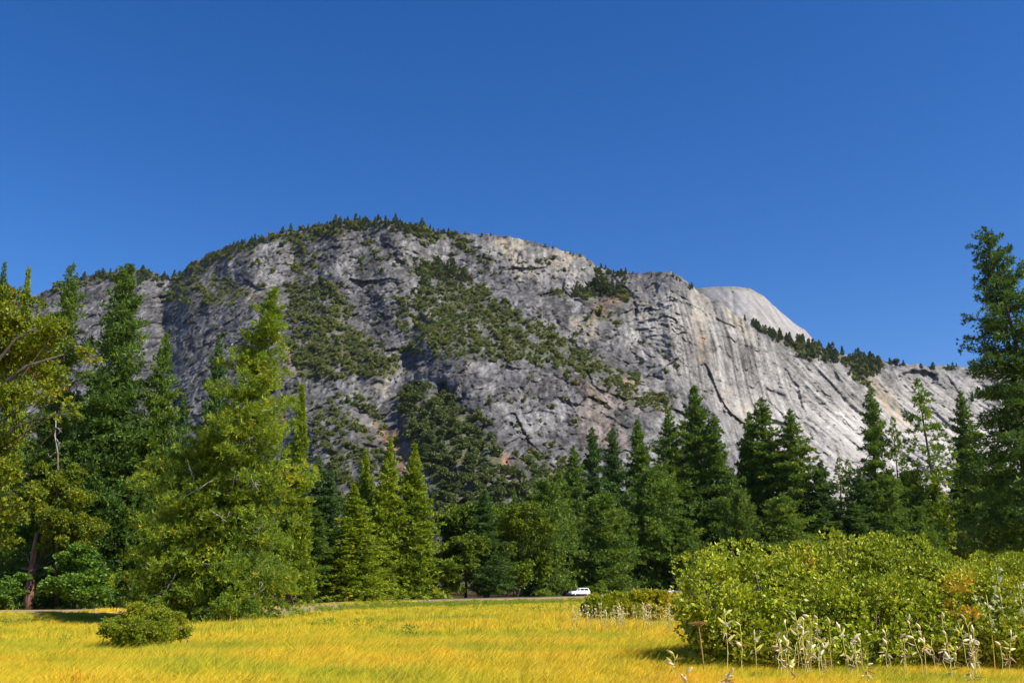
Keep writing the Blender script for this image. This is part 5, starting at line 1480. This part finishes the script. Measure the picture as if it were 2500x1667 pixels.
MW = [  # column, top row, distance, leaves, pods, green, withered, silk, lean, label
    (1770, 1490, 19.6, 9, 2, True, 3, 1, .0, 'tall pale-leaved milkweed alone before the dark hollow of the big bush'),
    (1806, 1518, 19.8, 1, 2, False, 2, 0, .0, 'thin milkweed with one grey pod right of the tall pale-leaved one'),
    (1838, 1546, 18.8, 6, 1, True, 1, 1, .0, 'milkweed with spreading green leaves and a white pod low on its stem'),
    (1896, 1548, 19.6, 1, 3, False, 5, 0, -.12, 'leaning milkweed with curled white pods at the near edge of the pod cluster'),
    (1922, 1515, 19.8, 2, 2, False, 5, 0, .02, 'withered milkweed in the dense cluster, hung with brown leaves'),
    (1945, 1492, 19.8, 7, 2, True, 2, 0, -.03, 'tallest milkweed of the dense cluster, topped with yellow-green leaves'),
    (1960, 1510, 19.4, 4, 3, False, 2, 0, .04, 'milkweed in the dense cluster bending one long pod sideways'),
    (1978, 1498, 19.9, 5, 2, True, 1, 0, .05, 'milkweed with a long green leaf pointing up at the cluster top'),
    (1996, 1500, 19.6, 0, 3, False, 3, 1, .05, 'milkweed with a dark-tipped bulb pod at the end of the dense cluster'),
    (2021, 1518, 19.6, 0, 1, True, 2, 0, .0, 'straight bare milkweed ending in one upright green pod'),
    (2054, 1528, 19.4, 1, 2, False, 4, 1, -.1, 'milkweed with a curved white pod beside dry brown tangles'),
    (2080, 1552, 18.0, 0, 1, False, 3, 1, -.06, 'forked dry milkweed stalk with an open white pod halfway up'),
    (2098, 1562, 19.8, 0, 1, False, 4, 0, .0, 'small milkweed with a single drooping pod between bigger stalks'),
    (2163, 1540, 19.8, 0, 2, False, 4, 0, .04, 'slim milkweed with two small pods against the dark leaves'),
    (2216, 1505, 18.8, 0, 3, False, 1, 0, -.20, 'long leaning milkweed with pods crowded on its bent tip'),
    (2244, 1528, 18.6, 0, 4, False, 1, 0, -.06, 'milkweed bearing a chain of plump pale pods'),
    (2296, 1502, 19.6, 0, 2, False, 1, 0, -.12, 'milkweed with a pointed pod below the red leaves of the bush'),
    (2338, 1508, 19.2, 3, 3, False, 1, 0, -.08, 'milkweed with three upright pods and a green leaf'),
    (2354, 1502, 18.6, 2, 1, True, 1, 0, -.12, 'tallest of the stalks before the red-leaved bush, bare below'),
    (2332, 1578, 19.0, 5, 2, False, 1, 0, .06, 'short leafy milkweed with a big white pod before the red-leaved bush'),
    (2378, 1532, 19.2, 1, 2, False, 7, 1, .12, 'milkweed wrapped in a dry tangle of old leaves'),
    (2316, 1600, 18.0, 0, 2, False, 1, 2, .0, 'milkweed with a burst pod spilling white silk'),
    (2466, 1545, 19.8, 1, 3, False, 5, 0, .12, 'milkweed with two egg-shaped pods at the far end of the row'),
    (1646, 1592, 18.6, 4, 2, True, 1, 0, .02, 'short milkweed with big green leaves left of the brown umbel'),
    (1672, 1640, 17.4, 0, 2, False, 4, 0, .0, 'stubby dry milkweed in the grass left of the brown umbel'),
    (1778, 1640, 17.3, 0, 3, False, 4, 1, .02, 'stubby dry milkweed near the frame bottom under the big bush'),
    (1930, 1620, 17.6, 3, 2, True, 1, 0, .02, 'low milkweed with a fat green pod in front of the dense cluster'),
    (2006, 1596, 18.4, 0, 1, False, 6, 0, .0, 'brown shrivelled milkweed in the grass behind the low green one'),
    (2118, 1620, 17.6, 0, 1, False, 7, 0, .0, 'blackened shrivelled milkweed standing in the golden grass'),
    (2370, 1632, 17.6, 0, 1, False, 6, 0, .0, 'shrivelled milkweed with curled grey leaves below the row'),
]
for i, (px, pt, Y, lv, pd, gr, wi, si, le, label) in enumerate(MW):
    milkweed(label, px, pt, Y, 900 + i, lv, pd, gr, wi, si, le)

def thin_stalks():
    rng = np.random.default_rng(55)
    for i in range(22):
        px = rng.uniform(1850, 2010) if i < 11 else rng.uniform(2030, 2490)
        milkweed('thin dry milkweed stalk among the taller ones before the bushes', px, rng.uniform(1530, 1585), rng.uniform(19.0, 20.3), 2000 + i, int(rng.uniform() < .3) * 2, int(rng.integers(0, 2)), False, int(rng.integers(2, 6)), 0, None, 'thin dry milkweed stalks among the taller ones')
thin_stalks()

def dry_patch():
    rng = np.random.default_rng(71)
    for i in range(78):
        Y = rng.uniform(34, 41); px = rng.uniform(1425, 1645) if i > 8 else rng.uniform(1355, 1440)
        x0 = float(at(px, 1530, Y)[0]); z0 = float(ground_z(x0, Y)); H = rng.uniform(.75, 1.15)
        root = link('dry_milkweed', None, loc=(x0, Y, z0)); root.rotation_euler = (0, 0, rng.uniform(0, 6.28))
        tag(root, 'small dry milkweed with whitish pods in the patch before the low olive bush', 'milkweed', 'dry milkweeds in the patch before the low olive bush')
        if i < 5:
            mb = MB(); mb.tube([(0, 0, -.05), (.02, 0, .5), (.05, 0, 1.0)], [.007, .006, .004], 4); DRY.append([mb.mesh('stem', DRYSTEM), []])
            for k in range(9):
                DRY[-1][1].append(((ME_POD, ME_WITH, ME_LEAF)[k % 3], (rng.normal(.03, .03), rng.normal(0, .03), rng.uniform(.5, 1)), (rng.normal(0, .8), rng.normal(0, .8), rng.uniform(0, 6))))
        st, pp = DRY[i % 5]
        link('stem', st, root)
        for me_, loc, rot in pp:
            o = link('pod' if me_ is ME_POD else 'leaf' if me_ is ME_LEAF else 'withered_leaf', me_, root, loc); o.rotation_euler = rot; o.scale = (.75,) * 3
        root.scale = (H * .8, H * .8, H)
DRY = []
dry_patch()

def umbel():
    Y = 20.3; x = float(at(1706, 1525, Y)[0]); z = float(ground_z(x, Y)); H = tall(1528, Y) - z
    root = link('dried_umbel', None, loc=(x + .07, Y, z)); tag(root, 'brown dried flat-topped umbel on one tall bare stem before the big bush', 'dried flower')
    mb = MB(); mb.tube([(0, 0, -.05), (-.02, 0, H * .4), (-.05, 0, H * .75), (-.07, 0, H)], [.012, .011, .009, .007], 6)
    link('stem', mb.mesh('stem', plain_mat('umbel_stem', (0.36, 0.24, 0.09), .7)), root)
    rng = np.random.default_rng(2); hb = MB()
    for k in range(46):
        a = k * 2.4; r = .15 * math.sqrt((k + .5) / 46)
        e = np.array([-.07 + r * math.cos(a), r * math.sin(a), H + .075 - r * r * 1.2 + rng.normal(0, .004)])
        hb.tube([(-.07, 0, H - .01), e * .6 + np.array([-.07, 0, H]) * .4 + [0, 0, .012], e], [.0035, .0025, .002], 3, cap=False)
        for _ in range(4):
            q = e + rng.normal(0, .012, 3); hb.tube([q - [0, 0, .008], q + [0, 0, .008]], [.009, .007], 4)
    link('flower_head', hb.mesh('flower_head', UMBEL), root)
umbel()

# pale silvery leafy stalks sticking out of the bush at the right edge
def silver(px, py, Y, seed, label):
    rng = np.random.default_rng(seed); zt = tall(py, Y); x0 = float(at(px, py, Y)[0]); z0 = float(ground_z(x0, Y))
    root = link('silvery_weed', None, loc=(x0, Y, z0)); tag(root, label, 'weed')
    mb = MB(); mb.tube([(0, 0, -.05), (.03, 0, (zt - z0) * .6), (0, 0, zt - z0)], [.012, .009, .005], 5); link('stem', mb.mesh('stem', STEM), root)
    n = 26; t = rng.uniform(.55, 1, n)
    P = np.stack([.10 * rng.normal(size=n), .08 * rng.normal(size=n), t * (zt - z0)], -1)
    V, F, ti = tufts(P, nrm(rng.normal(size=(n, 3)) + [0, -.4, .4]), 3, .11, .045, .5, rng)
    f = link('foliage', mesh('foliage', V, F, SILV, {'tint': ('FLOAT', np.clip(.5 + .25 * rng.normal(size=n), 0, 1)[ti])}), root); tag(f, kind='stuff')
SILV = foliage_mat('silvery_leaves', [(0.0, (0.22, 0.28, 0.14)), (0.5, (0.42, 0.46, 0.30)), (1.0, (0.66, 0.66, 0.52))], trans=.25)
silver(2432, 1384, 21.2, 1, 'silvery weed with white leaves over the yellowish olive bush')
silver(2408, 1452, 20.8, 2, 'silvery weed beside the red-leaved bush, lower of the pair with the tall one')
silver(2486, 1426, 20.8, 3, 'silvery weed nearest the frame edge in front of the red-leaved bush')

# ------------------------------------------------------------------ white van
def car():
    Y = 245.5; px = 1413.5
    x, y = foot(px, Y); 
    k = int(np.argmin(np.hypot(ROADC[:, 0] - x, ROADC[:, 1] - y)))
    y = float(ROADC[k, 1]) - .3; x = float(ROADC[k, 0] + (x - ROADC[k, 0])); z = float(ground_z(ROADC[k, 0], ROADC[k, 1])) + .07
    t = ROADC[k + 1] - ROADC[k - 1]
    root = link('minivan', None, loc=(x, y, z)); root.rotation_euler = (0, 0, math.atan2(-t[1], -t[0]))   # nose points left along the road
    root.scale = (1.06, 1.06, 1.1)
    tag(root, 'white minivan driving on the road at the edge of the wood', 'van')
    paint = plain_mat('white_paint', (0.82, 0.82, 0.83), .25, .5, coat=.6)
    glass = plain_mat('dark_glass', (0.02, 0.025, 0.03), .08, .6)
    trim = plain_mat('grey_trim', (0.16, 0.155, 0.15), .5)
    rub = plain_mat('tyre_rubber', (0.02, 0.02, 0.02), .8); rim = plain_mat('alloy', (0.6, 0.6, 0.62), .3, metallic=.8)
    lamp = plain_mat('headlight_glass', (0.75, 0.76, 0.78), .1, .6); red = plain_mat('tail_lens', (0.35, 0.02, 0.02), .2)
    W = .93
    # outline of the side (x forward), lower body and greenhouse
    low = [(2.42, .34), (2.47, .55), (2.40, .78), (2.2, .90), (1.35, 1.06), (.9, 1.10), (-2.2, 1.14), (-2.38, 1.05), (-2.42, .6), (-2.36, .34)]
    top = [(1.35, 1.05), (.42, 1.62), (.1, 1.70), (-1.6, 1.72), (-2.0, 1.66), (-2.30, 1.12)]
    def prism(pts, w0, w1=None, zsplit=None):
        mb = MB(); n = len(pts)
        w = [w0 if (w1 is None or p[1] < zsplit) else w1 for p in pts]
        V = [(p[0], -w[i], p[1]) for i, p in enumerate(pts)] + [(p[0], w[i], p[1]) for i, p in enumerate(pts)]
        F = [tuple(range(n)), tuple(range(2 * n - 1, n - 1, -1))] + [(i, i + n, (i + 1) % n + n, (i + 1) % n) for i in range(n)]
        mb.v.append(np.array(V)); 
        me = bpy.data.meshes.new('body'); me.from_pydata(V, [], F); me.update(); return me
    b = link('body', prism(low, W), root); b.data.materials.append(paint)
    bv = b.modifiers.new('soften', 'BEVEL'); bv.width = .07; bv.segments = 3
    c = link('cabin', prism(top, W - .02, W - .16, 1.3), root); c.data.materials.append(paint)
    bv = c.modifiers.new('soften', 'BEVEL'); bv.width = .05; bv.segments = 2
    def pane(name, corners, mat, off):
        cs = [Vector(q) for q in corners]; nn = (cs[1] - cs[0]).cross(cs[2] - cs[0]).normalized() * off
        me = bpy.data.meshes.new(name); V = [tuple(q + nn) for q in cs] + [tuple(q - nn * 1.5) for q in cs]; m_ = len(cs)
        me.from_pydata(V, [], [tuple(range(m_)), tuple(range(2 * m_ - 1, m_ - 1, -1))] + [(i, i + m_, (i + 1) % m_ + m_, (i + 1) % m_) for i in range(m_)]); me.update(); me.materials.append(mat)
        return link(name, me, root)
    def side(s, x0, x1, x2, x3, z0=1.16, z1=1.58):
        def wy(z): return s * (W - .02 - .14 * (z - 1.05) / .62)
        cs = [(x0, wy(z0), z0), (x1, wy(z0), z0), (x2, wy(z1), z1), (x3, wy(z1), z1)]
        return cs if s > 0 else cs[::-1]
    for s in (1, -1):
        pane('side_window', side(s, .98, .28, .28, .46), glass, .014)
        pane('side_window', side(s, .10, -.82, -.82, .10), glass, .014)
        pane('side_window', side(s, -.92, -2.02, -1.82, -.92), glass, .014)
        mb = MB(); mb.box(-2.2, 2.2, s * W - .02, s * W + .02, .30, .47); link('sill', mb.mesh('sill', trim), root)
        mb = MB(); mb.box(.85, 1.0, s * (W + .02) - .0, s * (W + .2), 1.1, 1.24); link('mirror', mb.mesh('mirror', paint), root)
        mb = MB(); mb.box(2.18, 2.44, s * .62 - .2, s * .62 + .2, .72, .86); link('headlight', mb.mesh('headlight', lamp), root)
        mb = MB(); mb.box(-2.43, -2.3, s * .8 - .1, s * .8 + .1, .8, 1.1); link('tail_light', mb.mesh('tail_light', red), root)
        mb = MB(); mb.box(.12, .26, s * (W + .0), s * (W + .025), .93, .97); link('door_handle', mb.mesh('door_handle', trim), root)
        for wx in (1.5, -1.5):
            wmb = MB(); wmb.tube([(wx, s * .70, .33), (wx, s * .74, .33), (wx, s * .92, .33), (wx, s * .955, .33)], [.30, .33, .33, .29], 20)
            wh = link('wheel', wmb.mesh('wheel', rub), root)
            r_ = MB(); r_.tube([(wx, s * .90, .33), (wx, s * .965, .33)], [.215, .20], 14); link('rim', r_.mesh('rim', rim), wh)
    pane('windshield', [(1.26, -W + .09, 1.12), (1.26, W - .09, 1.12), (.48, W - .2, 1.585), (.48, -W + .2, 1.585)], glass, .02)
    pane('rear_window', [(-2.26, W - .12, 1.2), (-2.26, -W + .12, 1.2), (-2.03, -W + .2, 1.6), (-2.03, W - .2, 1.6)], glass, .02)
    mb = MB(); mb.box(2.30, 2.50, -.85, .85, .30, .50); link('bumper', mb.mesh('bumper', trim), root)
car()

# ------------------------------------------------------------------ stones, marker posts
def stone(label, px, Y, r, seed, c, group=None):
    rng = np.random.default_rng(seed)
    x, y = foot(px, Y); z = float(ground_z(x, y)) + .03
    n1, n2 = 7, 10; V = []; F = []
    for i in range(n1):
        th = math.pi * (i + .5) / n1
        for k in range(n2):
            ph = 2 * math.pi * k / n2
            q = 1 + .22 * rng.normal()
            V.append((r * q * math.sin(th) * math.cos(ph) * 1.35, r * q * math.sin(th) * math.sin(ph), r * .62 * q * math.cos(th) + r * .3))
    for i in range(n1 - 1):
        for k in range(n2):
            F.append((i * n2 + k, (i + 1) * n2 + k, (i + 1) * n2 + (k + 1) % n2, i * n2 + (k + 1) % n2))
    F += [(0, 1 + i, 2 + i, 2 + i) for i in range(0)]
    mb = MB(); mb.add(V, F + [tuple(range(n2)), tuple(range(n1 * n2 - 1, (n1 - 1) * n2 - 1, -1))])
    o = link('stone', mb.mesh('stone', c), loc=(x, y, z)); tag(o, label, 'stone', group)
WST = plain_mat('pale_stone', (0.55, 0.53, 0.50), .85); TST = plain_mat('tan_stone', (0.48, 0.33, 0.22), .85)
stone('white boulder on the dry verge below the narrow dark pine', 785, 163, .36, 1, WST)
stone('tan stone beside the white boulder on the verge', 806, 167, .30, 2, TST)
stone('flat white stone under the front boughs of the leaning ponderosa', 514, 78, .2, 3, WST)
stone('small pale stone half hidden left of the ponderosa stems', 385, 80, .14, 4, WST)
stone('tan block on the verge in front of the tallest cedar', 945, 200, .36, 5, TST)
stone('pale block on the verge by the front cedar', 1050, 215, .34, 6, WST)
stone('little white stone on the roadside right of the front cedar', 1105, 215, .22, 7, WST)
rngS = np.random.default_rng(12)
for i in range(34):
    stone('small white stone in the heap on the road verge by the big bush', float(rngS.uniform(1600, 1645)), float(rngS.uniform(246, 252)), float(rngS.uniform(.10, .26)), 50 + i, WST, 'small white stones heaped on the road verge by the big bush')
def post(px, Y, h, label):
    x, y = foot(px, Y); z = float(ground_z(x, y))
    root = link('marker_post', None, loc=(x, y, z)); tag(root, label, 'post')
    mb = MB(); mb.box(-.06, .06, -.03, .03, -.1, h); link('stake', mb.mesh('stake', plain_mat('white_stake', (0.75, 0.75, 0.72), .6)), root)
    mb = MB(); mb.box(-.065, .065, -.036, -.031, h - .32, h - .08); link('reflector', mb.mesh('reflector', plain_mat('grey_reflector', (0.4, 0.4, 0.4), .3)), root)
post(1590, 262, 1.15, 'white marker post at the far side of the road near the stone heap')
post(1072, 232, 1.1, 'white marker post beside the front cedar at the road')

# ------------------------------------------------------------------ trees outside the picture that shade its dark right corner
for (px, Y, h, v) in [(2760, 150, 44, 1), (2900, 175, 46, 0), (2720, 200, 42, 2)]:
    x, y = foot(px, Y)
    plant('pine_tree', 'dark pine standing beyond the giant pine at the end of the wood', 'pine', V_DARK[v][0], V_DARK[v][1], x, y, rz=v * 1.3, sx=1.1, sz=h / 42, group='dark pines beyond the giant pine')

# ------------------------------------------------------------------ thin summer haze between here and the mountain
def haze():
    mb = MB(); mb.box(-4200, 4200, -400, 5200, -40, 1500)
    m, nt, out = new_mat('haze_air')
    v = N(nt, 'ShaderNodeVolumePrincipled')
    v.inputs['Color'].default_value = (0.72, 0.83, 1.0, 1); v.inputs['Density'].default_value = HAZE; v.inputs['Anisotropy'].default_value = 0.2
    nt.links.new(v.outputs[0], out.inputs['Volume'])
    o = link('haze', mb.mesh('haze', m)); tag(o, kind='stuff')
HAZE = 0.9e-5
haze()
